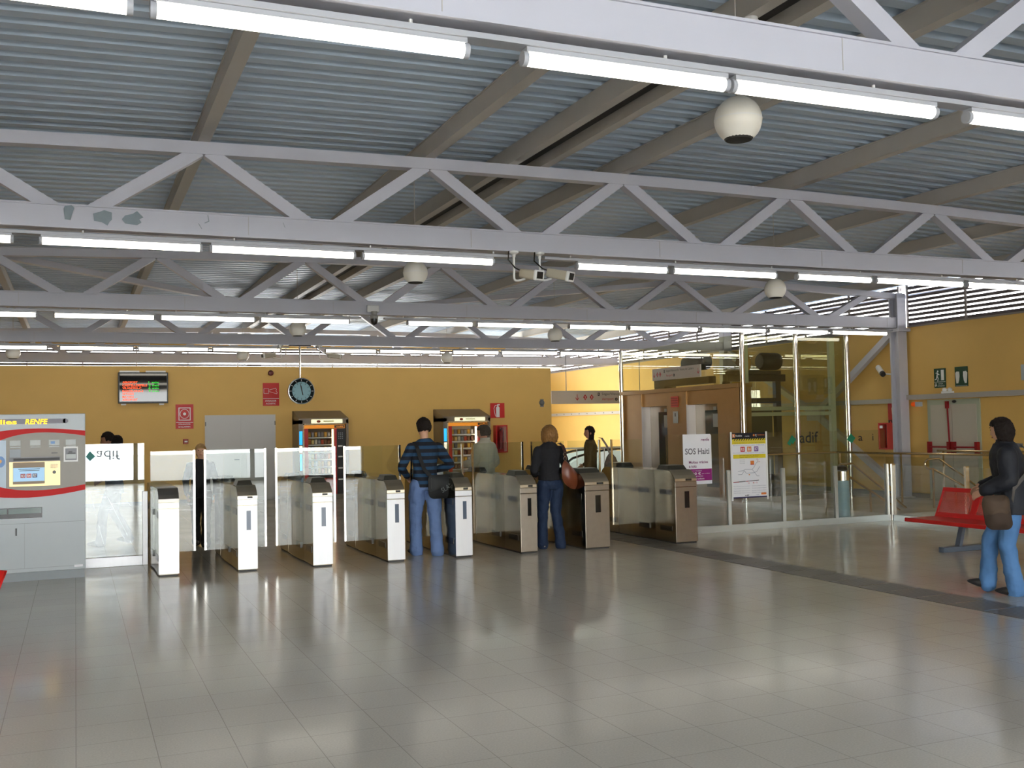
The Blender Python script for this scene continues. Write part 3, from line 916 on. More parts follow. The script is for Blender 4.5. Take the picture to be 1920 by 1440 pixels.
# extinguisher box
def ext_box(pl, a0, a1, b0, b1, label, yellow=False):
    c = pl.at((a0 + a1) / 2, (b0 + b1) / 2)
    t = thing('extinguisher_box', label, 'fire extinguisher box', c)
    m = MB()
    m.rect(pl, a0, a1, b0, b1, .001, .02)
    for q in ((a0, a0 + .03, b0, b1), (a1 - .03, a1, b0, b1), (a0 + .03, a1 - .03, b0, b0 + .03), (a0 + .03, a1 - .03, b1 - .03, b1)):
        m.rect(pl, *q, .02, .2)
    m.build('cabinet', M_redsign, t)
    e = MB(); cx = (a0 + a1) / 2; o = pl.at(cx, b0 + .1, .11)
    up = pl.v
    e.tube([o, o + up * .42, o + up * .47, o + up * .49], [.07, .07, .045, .02], 14, 0); e.tube([o + up * .49, o + up * .55], .018, 8, 1)
    e.tube([o + up * .53, o + up * .55 + pl.u * .07, o + up * .50 + pl.u * .085, o + up * .2 + pl.u * .08], .01, 6, 1)
    e.build('extinguisher', [mat('extinguisher_red', (150, 30, 30), .3), M_dark], t)
    MB().rect(pl, a0 + .03, a1 - .03, b0 + .03, b1 - .03, .185, .19).build('window', M_glass, t)
    if yellow:
        MB().rect(pl, a1 - .16, a1 - .035, b1 - .2, b1 - .07, .2, .203).build('label', mat('yellow_label', (222, 180, 40), .5), t)
        MB().rect(pl, a0 + .05, a0 + .14, b1 - .12, b1 - .06, .2, .203).build('label', M_white_paper, t)
        MB().rect(pl, (a0 + a1) / 2 + .02, a1 - .02, b0 + .02, b1 - .02, .19, .204).build('side_door', M_redsign, t)
    return t
ext_box(XZ(YW), 10.46, 10.80, 1.0, 1.74, 'red fire extinguisher cabinet on the back wall under the square red sign')

# departures screen
t = thing('departures_screen', 'flat departures screen with orange and green text high on yellow wall', 'screen', (1.47, YW, 2.8))
yS = YW - .16
pl = XZ(yS)
MB().rect(pl, .925, 2.045, 2.415, 3.15, -.08, 0).build('casing', M_black, t, bevel=.01)
MB().box(1.3, 1.7, yS + .08, YW - .001, 2.65, 2.95).build('bracket', M_dark, t)
M_scrb = mat('dark_glossy_screen', (10, 10, 12), .03, spec=.6)
MB().rect(pl, .955, 2.015, 2.46, 3.12, 0, .002).build('display', M_scrb, t)
M_or = emit_mat('orange_led', (255, 84, 34), 1.2); M_gr = emit_mat('green_led', (40, 200, 50), .8)
m = MB()
rowsT = [('AEROPORT', '1 min'), ('CASTELLDEFELS', '2 min'), ('VILANOVA-C', '6 min'), ('BARCELONA-S', '9 min'), ('SITGES', ''), ('MATARO', ''), ('AEROPORT', '')]
for k, (a, b) in enumerate(rowsT):
    z = 2.885 - k * .068
    m.text(pl, a, 1.02, 1.02 + .042 * len(a), z, z + .052, .003, 0, True)
    if b: m.text(pl, b, 1.60, 1.83, z, z + .052, .003, 1, True)
m.build('lettering', [M_or, M_gr], t)
MB().rect(pl, .96, 1.40, 3.13, 3.19, -.06, -.01).rect(pl, 1.54, 1.99, 3.13, 3.19, -.06, -.01).build('top_bracket', M_white, t)
MB().rect(pl, .99, 1.10, 2.375, 2.41, -.06, -.01).rect(pl, 1.84, 1.95, 2.375, 2.41, -.06, -.01).build('foot_bracket', M_white, t)

# clock on its pole
t = thing('station_clock', 'round clock with dark rim and pale blue dial on a ceiling pole', 'clock', (4.81, 23.9, 2.61))
yC = 23.82
pl = XZ(yC)
MB().lathe([(.0001, -.16), (.285, -.16), (.30, -.14), (.30, 0), (.305, .01), (.288, .012), (.285, .002), (.0001, .002)], (4.81, yC, 2.61), 40, axis='y').build('case', mat('clock_rim', (160, 164, 164), .25, .8), t)
MB().disc(pl, 4.81, 2.61, .284, .003, .005, 0, 40).build('dark_ring', mat('clock_dark_ring', (14, 26, 28), .7, spec=.2), t)
MB().disc(pl, 4.81, 2.61, .215, .005, .007, 0, 40).build('dial', mat('clock_dial', (138, 186, 196), .35), t)
m = MB()
for k in range(12):
    a = 2 * PI * k / 12; c, s_ = math.sin(a), math.cos(a)
    m.line(pl, [(4.81 + c * .232, 2.61 + s_ * .232), (4.81 + c * .272, 2.61 + s_ * .268)], .010, .006, 0)
    m.line(pl, [(4.81 + c * .165, 2.61 + s_ * .165), (4.81 + c * .205, 2.61 + s_ * .205)], .009, .008, 1)
m.build('hour_marks', [M_white, M_dark], t)
m = MB()
m.line(pl, [(4.83, 2.54), (4.775, 2.80)], .014, .010); m.line(pl, [(4.84, 2.52), (4.80, 2.73)], .02, .009)
m.build('hands', M_black, t)
MB().tube([(4.80, yC + .1, 2.90), (4.80, yC + .1, 3.68)], .022, 12).build('pole', M_chrome, t)
MB().box(4.55, 5.05, yC + .04, yC + .16, 3.655, 3.68).build('mount', M_dark, t)

# ------------------------------------------------------------------ vending machines
M_vend = mat('brown_grey_cabinet', (128, 116, 100), .4, .2)
M_vred = mat('vending_red', (196, 28, 24), .35)
M_vor = emit_mat('lit_orange_strip', (226, 140, 40), .5)
SNACK = [mat('snack_%d' % i, c, .35) for i, c in enumerate([(196, 60, 40), (222, 170, 60), (240, 232, 214), (120, 70, 40), (210, 120, 40), (150, 150, 156), (90, 40, 36), (232, 200, 120)])]
def vending(x0, x1, yf, label, lit, gname):
    yb = YW - .01
    t = thing('vending_machine', label, 'vending machine', ((x0 + x1) / 2, (yf + yb) / 2, 0))
    W = x1 - x0
    pf = XZ(yf)
    # body with a sloping top hood
    m = MB()
    m.box(x0, x1, yf + .6, yb, .0, 2.02); m.box(x0, x0 + .10, yf, yf + .6, 0, 1.95); m.box(x1 - .06, x1, yf, yf + .6, 0, 1.95); m.box(x0 + .1, x1 - .06, yf + .02, yf + .6, 0, .12)
    m.hexa([(x0, yf, 1.86), (x1, yf, 1.86), (x1, yb, 1.86), (x0, yb, 1.86), (x0, yf, 1.99), (x1, yf, 1.99), (x1 - .05, yb - .15, 2.19), (x0, yb - .15, 2.19)])
    m.hexa([(x0, yb - .15, 1.95), (x1 - .05, yb - .15, 1.95), (x1 - .05, yb, 1.95), (x0, yb, 1.95), (x0, yb - .15, 2.19), (x1 - .05, yb - .15, 2.19), (x1 - .05, yb, 2.19), (x0, yb, 2.19)])
    m.build('cabinet', M_vend, t)
    a0, a1 = x0 + .13, x1 - .08                                     # front area
    ag = a1 - .28                                                    # glass right edge
    MB().rect(pf, a0 - .025, a1 + .02, 1.83, 1.86, 0, .03).rect(pf, a0 - .03, a0, .10, 1.86, 0, .03).build('trim', M_chrome, t)
    m = MB().rect(pf, a0, a0 + .10, .12, 1.74, -.02, .012).rect(pf, ag, ag + .055, .12, 1.74, -.02, .012).rect(pf, a0 + .1, ag, .12, .52, -.02, .012)
    m.build('door_frame', M_vred, t)
    m = MB().rect(pf, a0, a1 - .02, 1.74, 1.825, -.02, .008, 0).rect(pf, ag, a1 - .03, 1.752, 1.815, .008, .010, 1)
    m.text(pf, 'café', ag + .05, a1 - .06, 1.765, 1.80, .012, 0, True)
    m.build('lit_header', [M_vor, mat('header_dark', (70, 52, 36), .4)], t)
    m = MB().rect(pf, ag + .055, a1, .12, 1.74, -.02, .006)
    m.build('control_panel', M_black, t)
    for i in range(4):
        for j in range(3):
            MB().disc(pf, ag + .11 + j * .045, 1.62 - i * .045, .012, .006, .012, 0, 10).build('button', M_alu, t)
    for z in (1.28, 1.02, .74, .46):
        MB().rect(pf, ag + .09, ag + .20, z, z + .035, .006, .012).build('slot_plate', M_white, t)
    m = MB().rect(pf, x0 + .30, x1 - .16, 1.865, 1.965, .02, .05)
    m.build('brand_lamp', emit_mat('lit_cream_panel', (236, 232, 196), .75) if 'lit_cream_panel' not in MATS else MATS['lit_cream_panel'], t, bevel=.015)
    m = MB().ell(pf.at(x0 + .48, 1.915, .055), (.05, .008, .032), 8, 0).rect(pf, x0 + .60, x0 + .86, 1.905, 1.93, .051, .053, 1)
    m.build('brand_emblem', [mat('berry_red', (150, 50, 30), .4), mat('cream_letter', (196, 186, 140), .4)], t)
    # lit blue strips on the left side cheek
    m = MB().rect(pf, x0 + .015, x0 + .085, 1.35, 1.68, 0, .012, 0).rect(pf, x0 + .015, x0 + .085, 1.16, 1.32, 0, .012, 1).rect(pf, x0 + .02, x0 + .08, .72, 1.12, 0, .012, 0)
    m.build('lit_side_strip', [MATS.get('lit_blue_strip') or emit_mat('lit_blue_strip', (40, 160, 230), 1.3), MATS.get('lit_white_strip') or emit_mat('lit_white_strip', (255, 240, 210), .9)], t)
    # interior
    m = MB().rect(pf, a0 + .1, ag, .52, 1.74, -.55, -.53, 0)
    m.build('back_liner', mat('vend_liner_%d' % int(lit * 10), (200, 190, 170) if lit > .5 else (120, 118, 118), .5), t)  # light level put into the liner colour: darker in the dim machine
    lv = [.62, .80, .98, 1.16, 1.34, 1.52]
    for z in lv:
        m = MB().rect(pf, a0 + .1, ag, z - .02, z, -.5, -.10, 0).rect(pf, a0 + .1, ag, z - .02, z + .008, -.10, -.09, 1)
        m.build('shelf', [M_alu, M_white], t)
    MB().rect(pf, ag - .05, ag - .01, .6, 1.72, -.08, -.04).build('lit_tube', MATS.get('vend_tube_%d' % int(lit * 10)) or emit_mat('vend_tube_%d' % int(lit * 10), (255, 230, 190), 6.0 * lit), t)
    MB().rect(pf, a0 + .1, ag, .52, 1.74, .0, .006).build('window', M_glass, t)
    n = 7; sp = (ag - .07 - a0 - .12) / n
    for r, z in enumerate(lv):
        for k in range(n):
            mm = SNACK[(k * 3 + r * 5 + (k * r) % 4) % 8]
            cx = a0 + .12 + sp * (k + .5); w = sp * .40; h = .135
            b = MB()
            b.add([pf.at(cx - w, z + .001, -.16), pf.at(cx + w, z + .001, -.16), pf.at(cx + w, z + h, -.16), pf.at(cx - w, z + h, -.16),
                   pf.at(cx - w * .9, z + .02, -.125), pf.at(cx + w * .9, z + .02, -.125), pf.at(cx + w * .9, z + h - .02, -.125), pf.at(cx - w * .9, z + h - .02, -.125),
                   pf.at(cx - w * .9, z + .02, -.20), pf.at(cx + w * .9, z + .02, -.20), pf.at(cx + w * .9, z + h - .02, -.20), pf.at(cx - w * .9, z + h - .02, -.20)],
                  [(4, 5, 6, 7), (0, 1, 5, 4), (1, 2, 6, 5), (2, 3, 7, 6), (3, 0, 4, 7), (11, 10, 9, 8), (8, 9, 1, 0), (9, 10, 2, 1), (10, 11, 3, 2), (11, 8, 0, 3)])
            single('snack_packet', b, mm, 'small snack packet on a shelf inside %s' % gname, 'snack packet', 'snack packets inside ' + gname)
    return t
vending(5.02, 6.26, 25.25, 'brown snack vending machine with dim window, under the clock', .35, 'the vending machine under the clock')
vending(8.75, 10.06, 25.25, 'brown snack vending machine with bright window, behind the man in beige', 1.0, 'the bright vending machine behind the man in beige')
# ------------------------------------------------------------------ right wall: column, bracing, door, signs
t = thing('steel_column', 'pale steel column against the right wall under the third truss', 'column', (16.58, 17.43, 0))
MB().box(16.46, 16.70, 17.30, 17.345, 0, 4.44).box(16.46, 16.70, 17.515, 17.56, 0, 4.44).box(16.55, 16.61, 17.345, 17.515, 0, 4.44).build('shaft', M_truss, t)
MB().box(16.40, 16.74, 17.22, 17.64, 3.60, 3.67).build('bracket', M_truss, t)
MB().box(16.42, 16.74, 17.24, 17.62, 0, .02).build('foot_plate', M_purlin, t)
t = thing('wall_brace', 'pale diagonal bracing tubes on the right wall behind the lift', 'bracing', (16.6, 20.3, 1.8))
MB().bar((16.60, 17.62, 3.60), (16.60, 20.25, 1.85), .12, .14).build('brace_tube', M_truss, t)
MB().bar((16.60, 17.62, .22), (16.60, 20.25, 1.85), .12, .14).build('brace_tube', M_truss, t)
MB().bar((16.60, 20.25, 1.85), (16.60, 23.8, 3.6), .12, .14).build('brace_tube', M_truss, t)
MB().box(16.52, 16.66, 20.0, 20.5, 1.7, 2.0).build('gusset', M_truss, t)
for k, y in enumerate((10.76, 23.95)):
    single('steel_column', MB().box(16.46, 16.70, y - .12, y + .12, 0, 4.44), M_truss, ['pale steel column by the right edge under the second truss', 'pale steel column behind the lift under the fourth truss'][k], 'column')
# horizontal trunking
M_trunk = mat('grey_trunking', (178, 172, 164), .45, var=.04)
m = MB().box(16.62, XR - .001, 4.0, 17.29, 2.11, 2.215).box(16.62, XR - .001, 17.57, 35.9, 2.05, 2.15)
y = 24.4
while y < 35.8:
    m.box(16.615, 16.62, y, y + .05, 2.09, 2.12, 1); y += .62
struct('trim_2', m, [M_trunk, M_dark])

pr = YZ(XR - .001)                                # a runs towards the viewer: a = -y
def A(y): return -y
# emergency double door
M_exit = mat('cream_grey_door', (196, 188, 172), .5)
d = struct('door_2', MB().rect(pr, A(16.80), A(15.42), 0, 2.09, 0, .03), mat('greenish_frame', (178, 184, 160), .5))
MB().rect(pr, A(16.70), A(16.135), .02, 1.98, .03, .045).build('door_leaf', M_exit, d)
MB().rect(pr, A(16.12), A(15.50), .02, 1.98, .03, .045).build('door_leaf', M_exit, d)
m = MB()
z = 1.10
m.tube([pr.at(A(16.72), z, .10), pr.at(A(16.18), z, .10)], .018, 8); m.tube([pr.at(A(16.08), z, .10), pr.at(A(15.48), z, .10)], .018, 8)
for y in (16.72, 16.19, 16.07, 15.47):
    m.rect(pr, A(y) - .035, A(y) + .035, z - .13, z + .11, .045, .12)
m.tube([pr.at(A(16.19), z + .05, .07), pr.at(A(16.22), 2.0, .07)], .018, 8); m.rect(pr, A(16.22) - .03, A(16.22) + .03, 1.9, 2.05, .045, .10)
m.build('panic_bar', mat('panic_bar_red', (150, 16, 24), .4), d)
m = MB().ell(pr.at(A(16.05), 2.04, .05), (.035, .05, .03), 8)
m.build('door_closer', M_dark, d)
# signs
def r_sign(name, y0, y1, z0, z1, label, base, draw, mats):
    t = thing(name, label, 'sign', pr.at(A((y0 + y1) / 2), (z0 + z1) / 2))
    MB().rect(pr, A(y0), A(y1), z0, z1, 0, .012).build('board', base, t)
    m = MB(); draw(m); m.build('pictogram', mats, t)
def runner(m):
    a = A(16.6)
    def P(pts, k=0): m.poly(pr, [(a + x, 2.34 + zz) for x, zz in pts], .013, .014, k)
    m.disc(pr, a + .105, 2.34 + .345, .022, .013, .014)
    P([(.065, .24), (.10, .235), (.115, .315), (.085, .325)]); P([(.045, .30), (.085, .305), (.09, .325), (.05, .32)]); P([(.10, .28), (.15, .265), (.15, .28), (.105, .31)])
    P([(.07, .245), (.05, .19), (.02, .18), (.022, .165), (.065, .17), (.095, .235)]); P([(.08, .24), (.10, .19), (.085, .135), (.105, .135), (.125, .195), (.105, .245)])
    m.rect(pr, a + .19, a + .27, 2.34 + .155, 2.34 + .375, .013, .014)
    m.rect(pr, a + .005, a + .305, 2.34 + .118, 2.34 + .126, .012, .014)
    P([(.04, .02), (.075, .055), (.06, .055), (.06, .10), (.035, .10), (.035, .055), (.012, .055)])
    m.text(pr, 'SORTIDA', a + .11, a + .24, 2.34 + .07, 2.34 + .095, .014); m.text(pr, "D'EMERGENCIA", a + .09, a + .28, 2.34 + .025, 2.34 + .05, .014)
r_sign('exit_sign', 16.60, 16.29, 2.34, 2.745, 'green running man exit sign above the double door', M_green, runner, [M_white])
def hands_sign(m):
    a = A(16.04)
    for s in (1, -1):
        c = a + .17 + s * .095
        def P(pts): 
            q = [(c + s * x, 2.35 + zz) for x, zz in pts]
            if s < 0: q = q[::-1]
            m.poly(pr, q, .013, .014)
        P([(-.045, .30), (-.05, .21), (-.035, .12), (-.01, .06), (.04, .06), (.055, .2), (.06, .27), (.03, .305)])
    m.rect(pr, a + .02, a + .32, 2.355, 2.36, .013, .014)
r_sign('push_door_sign', 16.04, 15.71, 2.345, 2.75, 'green sign with two pushing hands above the double door', M_green, hands_sign, [M_white])
r_sign('grey_notice', 14.42, 14.10, 2.40, 2.70, 'pale grey notice on right wall at the right edge of the photo', M_grey, lambda m: m.rect(pr, A(14.27), A(14.20), 2.52, 2.56, .012, .013), [M_dark])
r_sign('extinguisher_sign', 17.98, 17.60, 1.62, 2.08, 'tall red fire extinguisher sign beside the column on right wall', M_redsign, lambda m: ext_picto(m, pr, A(17.76), 1.86, 1.3), [mat('cream_ink', (226, 206, 176), .5)])
ext_box(pr, A(18.10), A(17.60), 1.03, 1.62, 'red fire extinguisher cabinet beside the column on the right wall', True)
# emergency light, siren
t = thing('emergency_light', 'small white twin emergency light on the trunking above the double door', 'emergency light', pr.at(A(16.2), 2.25))
MB().rect(pr, A(16.34), A(16.08), 2.215, 2.26, 0, .10).build('base', M_white, t, bevel=.006)
for y in (16.28, 16.14):
    MB().ell(pr.at(A(y), 2.29, .06), (.045, .055, .045), 8).build('lamp_head', M_white, t)
t = thing('siren', 'small orange and grey siren on the wall left of the double door', 'siren', pr.at(A(17.05), 2.0))
MB().rect(pr, A(17.08), A(16.96), 1.96, 2.06, 0, .10).build('base', M_grey, t, bevel=.006)
MB().tube([pr.at(A(17.20), 2.01, .05), pr.at(A(17.08), 2.01, .05)], [.045, .05], 12).build('lens', emit_mat('orange_lens', (240, 90, 20), .25), t)
# camera on the column
t = thing('security_camera', 'white camera on the right wall column, pointing down', 'security camera', (16.55, 17.8, 2.75))
MB().tube([(16.60, 17.56, 2.68), (16.52, 17.75, 2.70), (16.45, 17.82, 2.74)], .016, 8).build('arm', M_white, t)
MB().tube([(16.50, 17.98, 2.86), (16.36, 17.70, 2.70)], [.06, .06], 14).build('body', M_white, t)
MB().tube([(16.372, 17.725, 2.714), (16.345, 17.665, 2.683)], [.062, .058], 14, 0).build('lens_hood', M_dark, t)

# ------------------------------------------------------------------ lift
XE, Y0, Y1 = 12.98, 18.20, 23.40
M_liftsteel = mat('brown_tinted_steel', (168, 142, 106), .32, .9, var=.08, vscale=5)
M_jamb = mat('bright_jamb_steel', (214, 212, 218), .35, .7)
M_bronze = mat('bronze_beam', (164, 132, 84), .4, .5)
t = thing('lift_shaft', 'glass lift shaft with two steel doors and chrome corner posts', 'lift', (14.4, 20.8, 0))
for x, y in ((13.02, Y0), (14.42, Y0), (15.82, Y0), (12.98, Y1)):
    MB().tube([(x, y, 0), (x, y, 3.60)], .055, 16).build('corner_post', M_chrome, t)
    MB().lathe([(.0001, .02), (.085, .02), (.085, 0)], (x, y, 0), 16).build('foot', M_chrome, t)
for a, b in ((22.40, Y1 - .06), (20.36, 21.20), (Y0 + .08, 19.10)):
    MB().box(XE, XE + .30, a, b, 0, 2.44).build('steel_panel', M_liftsteel, t)
for a, b in ((21.20, 22.40), (19.10, 20.36)):
    MB().box(XE + .02, XE + .30, a, b, 2.12, 2.44).build('header', M_liftsteel, t)
    MB().box(XE - .004, XE + .29, b - .015, b - .001, 0, 2.13).build('jamb', M_jamb, t)
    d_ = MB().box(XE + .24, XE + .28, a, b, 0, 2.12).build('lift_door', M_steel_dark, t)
    MB().box(XE + .232, XE + .24, a + .05, b - .42, .25, 1.98).build('door_window', mat('dark_door_glass', (40, 58, 56), .1), d_)
    MB().box(XE + .226, XE + .232, a + .32, a + .52, 1.60, 1.90).box(XE + .226, XE + .232, a + .38, a + .50, 1.98, 2.06).build('notice', M_plate, d_)
MB().box(XE - .06, XE + .32, Y0 + .06, Y1, 2.44, 2.53).build('top_beam', M_bronze, t)
MB().box(XE - .006, XE + .006, Y0 + .05, Y1 - .05, 2.53, 3.56).build('side_pane', M_glass_shaft, t)
for a, b in ((13.06, 14.38), (14.46, 15.78)):
    MB().box(a, b, Y0 - .006, Y0 + .006, .10, 3.56).build('front_pane', M_glass_shaft, t)
MB().box(15.81, 15.822, Y0 + .05, Y1, .10, 3.56).build('side_pane', M_glass_shaft, t)
MB().box(13.05, 15.8, Y0 - .03, Y0 + .03, 0, .10).build('base_rail', M_steel, t)
M_frame = mat('pale_green_frame', (190, 196, 178), .45)
m = MB().box(13.20, 13.33, 18.42, 18.50, 0, 3.56).box(15.52, 15.66, 18.42, 18.50, 0, 3.56).box(13.33, 15.52, 18.42, 18.50, 1.94, 2.02).box(13.33, 15.52, 18.42, 18.50, 1.82, 1.90)
m.build('inner_frame', M_frame, t)
# side pane notices
MB().box(XE - .012, XE - .002, 20.68, 21.0, 2.08, 2.33).build('red_notice', mat('orange_red_notice', (214, 62, 40), .45), t)
m = MB()
for k in range(4): m.box(XE - .014, XE - .012, 20.70, 20.98, 2.11 + k * .055, 2.135 + k * .055)
m.build('lettering', mat('notice_ink', (160, 40, 24), .5), t)
MB().box(XE - .012, XE - .002, 20.72, 20.92, 1.70, 1.98).build('pictogram_plate', M_plate, t)
MB().box(XE - .014, XE - .012, 20.80, 20.84, 1.86, 1.94).build('pictogram', M_dark, t)
# hoist and frame inside
M_iron = mat('black_iron', (30, 26, 22), .5)
t = thing('lift_hoist', 'black lift hoist with yellow pulley high inside the glass shaft', 'lift hoist', (14.3, 19.6, 2.8))
MB().box(13.5, 15.1, 19.45, 19.62, 2.62, 2.78).build('beam', M_iron, t)
m = MB().lathe([(.0001, -.32), (.18, -.32), (.2, -.26), (.2, .14), (.16, .2), (.0001, .2)], (14.62, 19.5, 3.08), 20, axis='x')
m.build('motor', M_iron, t)
m = MB().lathe([(.0001, -.07), (.20, -.07), (.22, -.05), (.20, 0), (.22, .05), (.20, .07), (.0001, .07)], (13.98, 19.5, 3.02), 24, axis='x')
m.build('pulley', mat('old_yellow', (176, 132, 40), .45), t)
MB().box(13.62, 14.9, 19.35, 19.7, 2.78, 2.86).build('bed_plate', M_iron, t)
MB().hexa([(13.5, 19.45, 2.86), (13.9, 19.45, 2.86), (13.9, 19.6, 2.86), (13.5, 19.6, 2.86), (13.5, 19.45, 3.12), (13.6, 19.45, 3.12), (13.6, 19.6, 3.12), (13.5, 19.6, 3.12)]).build('bracket', mat('grey_bracket', (150, 146, 136), .5), t)
for k in range(6):
    MB().tube([(14.03 + k * .045, 19.42, 2.62), (14.03 + k * .045, 19.42, 1.92)], .006, 6).build('rope', M_chrome, t)
t = thing('lift_car_frame', 'black iron lift car frame inside the glass shaft', 'lift frame', (14.2, 19.6, 0))
for a, b, z0, z1 in ((13.48, 13.60, 0, 2.62), (14.86, 15.0, 0, 2.62), (13.6, 14.86, 2.12, 2.24), (13.6, 14.86, .95, 1.35), (13.6, 14.86, .0, .5), (13.40, 15.15, 1.95, 2.02)):
    MB().box(a, b, 19.5, 19.62, z0, z1).build('frame_bar', M_iron, t)
m = MB().box(13.6, 14.86, 19.66, 19.70, .5, 2.0)
m.build('car_panel', mat('dim_glass_panel', (70, 72, 60), .3), t)
t = thing('lift_hoist', 'black lift machine behind the slanted direction sign inside the shaft', 'lift hoist', (13.9, 21.6, 2.6))
MB().box(13.3, 13.5, 19.9, 22.3, 2.60, 2.76).build('beam', M_iron, t)
m = MB().lathe([(.0001, -.5), (.17, -.5), (.19, -.4), (.19, .3), (.0001, .34)], (13.5, 20.6, 3.12), 18, axis='y')
m.build('motor', M_iron, t)
MB().box(13.35, 13.7, 21.9, 22.4, 2.53, 2.92).build('gearbox', M_iron, t, bevel=.03)
# lift area direction sign, along the shaft side
def direction(pl, a0, a1, b0, b1, label, full, nd):
    t = thing('direction_sign', label, 'sign', pl.at((a0 + a1) / 2, (b0 + b1) / 2))
    MB().rect(pl, a0, a1, b0, b1, -.03, 0).build('board', mat('warm_grey_board', (196, 186, 174), .5), t)
    h = b1 - b0; w = a1 - a0
    m = MB()
    def arrow(x):
        m.line(pl, [(x, b0 + h * .70), (x, b0 + h * .30)], h * .05, .002, 0); m.line(pl, [(x - h * .14, b0 + h * .46), (x, b0 + h * .28), (x + h * .14, b0 + h * .46)], h * .05, .002, 0)
    def diamond(x, s):
        m.poly(pl, [(x - h * .17, b0 + h * .5), (x, b0 + h * .27), (x + h * .17, b0 + h * .5), (x, b0 + h * .73)], .002, None, 0); m.text(pl, s, x - h * .04, x + h * .04, b0 + h * .41, b0 + h * .59, .004, 1, True)
    u = h
    xs = nd
    arrow(a0 + xs[0] * u); diamond(a0 + xs[1] * u, nd[4]); diamond(a0 + xs[2] * u, nd[5])
    x = a0 + xs[3] * u
    m.rect(pl, x, x + .16 * u, b0 + h * .60, b0 + h * .84, .002, .003, 2); m.text(pl, 'R', x + .04 * u, x + .12 * u, b0 + h * .64, b0 + h * .80, .005, 3, True)
    ta = x + .36 * u
    m.text(pl, full, ta, min(a1 - .05, ta + .22 * u * len(full) * .52), b0 + h * .60, b0 + h * .84, .003, 4)
    m.text(pl, 'Aeroport', ta, ta + 1.02 * u, b0 + h * .20, b0 + h * .46, .003, 0)
    m.disc(pl, ta + 1.25 * u, b0 + h * .33, h * .12, .002, .003, 2); m.text(pl, '+', ta + 1.20 * u, ta + 1.30 * u, b0 + h * .28, b0 + h * .38, .005, 3, True)
    if nd[6]: arrow(a1 - .28 * u)
    m.build('lettering', [mat('sign_red', (186, 30, 34), .5), M_white, mat('sign_black', (36, 34, 34), .5), MATS['warm_grey_board'], mat('sign_green', (60, 70, 50), .5)], t)
    return t
direction(YZ(12.90), -21.70, -19.62, 2.735, 3.015, 'slanted looking direction sign in front of the lift machinery', 'Sitges/Vilanova/St. Vicenç de Calders', (.32, .85, 1.3, 1.9, '2', '2', True))
t = direction(XZ(27.5), 12.9, 16.4, 2.335, 2.725, 'long grey direction sign hanging beyond the end of the yellow wall', 'Sitges/Vilanova/St. Vicenç de Calders', (2.18, 2.86, 3.42, 3.95, '2', '3', False))
for x in (13.4, 15.9):
    MB().tube([(x, 27.515, 2.72), (x, 27.515, arch(x))], .012, 8).build('hanger_rod', M_alu, t)

# ------------------------------------------------------------------ glass fence
YFN = 13.60
M_fence_post = mat('satin_fence_post', (186, 190, 188), .28, .9)
t = thing('glass_fence', 'tall glass fence between the gates and the stair, on a steel rail', 'glass fence', (10.4, YFN, 0))
seams = [8.28, 9.41, 10.45, 11.50, 12.58]
M_adif = mat('lettering_black', (22, 26, 26), .5); M_adifg = mat('emblem_green', (20, 120, 84), .5)
for a, b in zip(seams[:-1], seams[1:]):
    MB().box(a + .012, b - .012, YFN - .006, YFN + .006, .10, 1.525).build('pane', M_glass, t)
pl = XZ(YFN)
def adif(m, pl, a, b, s, flip=False):
    """green diamond emblem followed by the word"""
    m.text(pl, 'adif', a + .27 * s, a + .72 * s, b - .07 * s, b + .15 * s, .008, 0)
def emblem(m, pl, a, b, s):
    m.poly(pl, [(a, b - .02 * s), (a + .10 * s, b - .09 * s), (a + .18 * s, b + .01 * s), (a + .08 * s, b + .09 * s)], .008)
    m.poly(pl, [(a - .04 * s, b - .07 * s), (a + .03 * s, b - .12 * s), (a + .06 * s, b - .07 * s), (a, b - .02 * s)], .0085)
m = MB(); adif(m, pl, 10.58, 1.40, .82)
m.build('lettering', M_adif, t)
m = MB(); emblem(m, pl, 10.58, 1.40, .82)
m.build('emblem', M_adifg, t)
MB().poly(pl, [(11.76, 1.38), (11.86, 1.31), (11.94, 1.40), (11.84, 1.48)], .008).build('emblem', M_adifg, t)
m = MB(); m.text(pl, 'a', 12.0, 12.09, 1.35, 1.43, .008); m.build('lettering', M_adif, t); m = MB(); m.text(pl, 'i', 12.30, 12.32, 1.35, 1.46, .008)
m.build('lettering', M_adif, t)
for x in seams[1:]:
    MB().box(x - .03, x + .03, YFN - .022, YFN - .008, 0, .95).box(x - .03, x + .03, YFN + .008, YFN + .022, 0, .95).build('half_post', M_fence_post, t)
MB().box(8.28, 12.62, YFN - .03, YFN + .03, 0, .10).build('base_rail', M_fence_post, t)
t = thing('glass_fence', 'low glass fence running towards the viewer behind the red bench', 'glass fence', (12.66, 11.0, 0))
for a, b in ((12.0, 13.54), (10.4, 11.98), (8.8, 10.38), (7.2, 8.78)):
    MB().box(12.66, 12.672, a, b, .10, .93).build('pane', M_glass, t)
    MB().box(12.63, 12.70, b - .02, b + .02, 0, .95).build('post', M_chrome, t)
MB().box(12.63, 12.70, 7.2, 13.54, 0, .10).build('base_rail', M_fence_post, t)
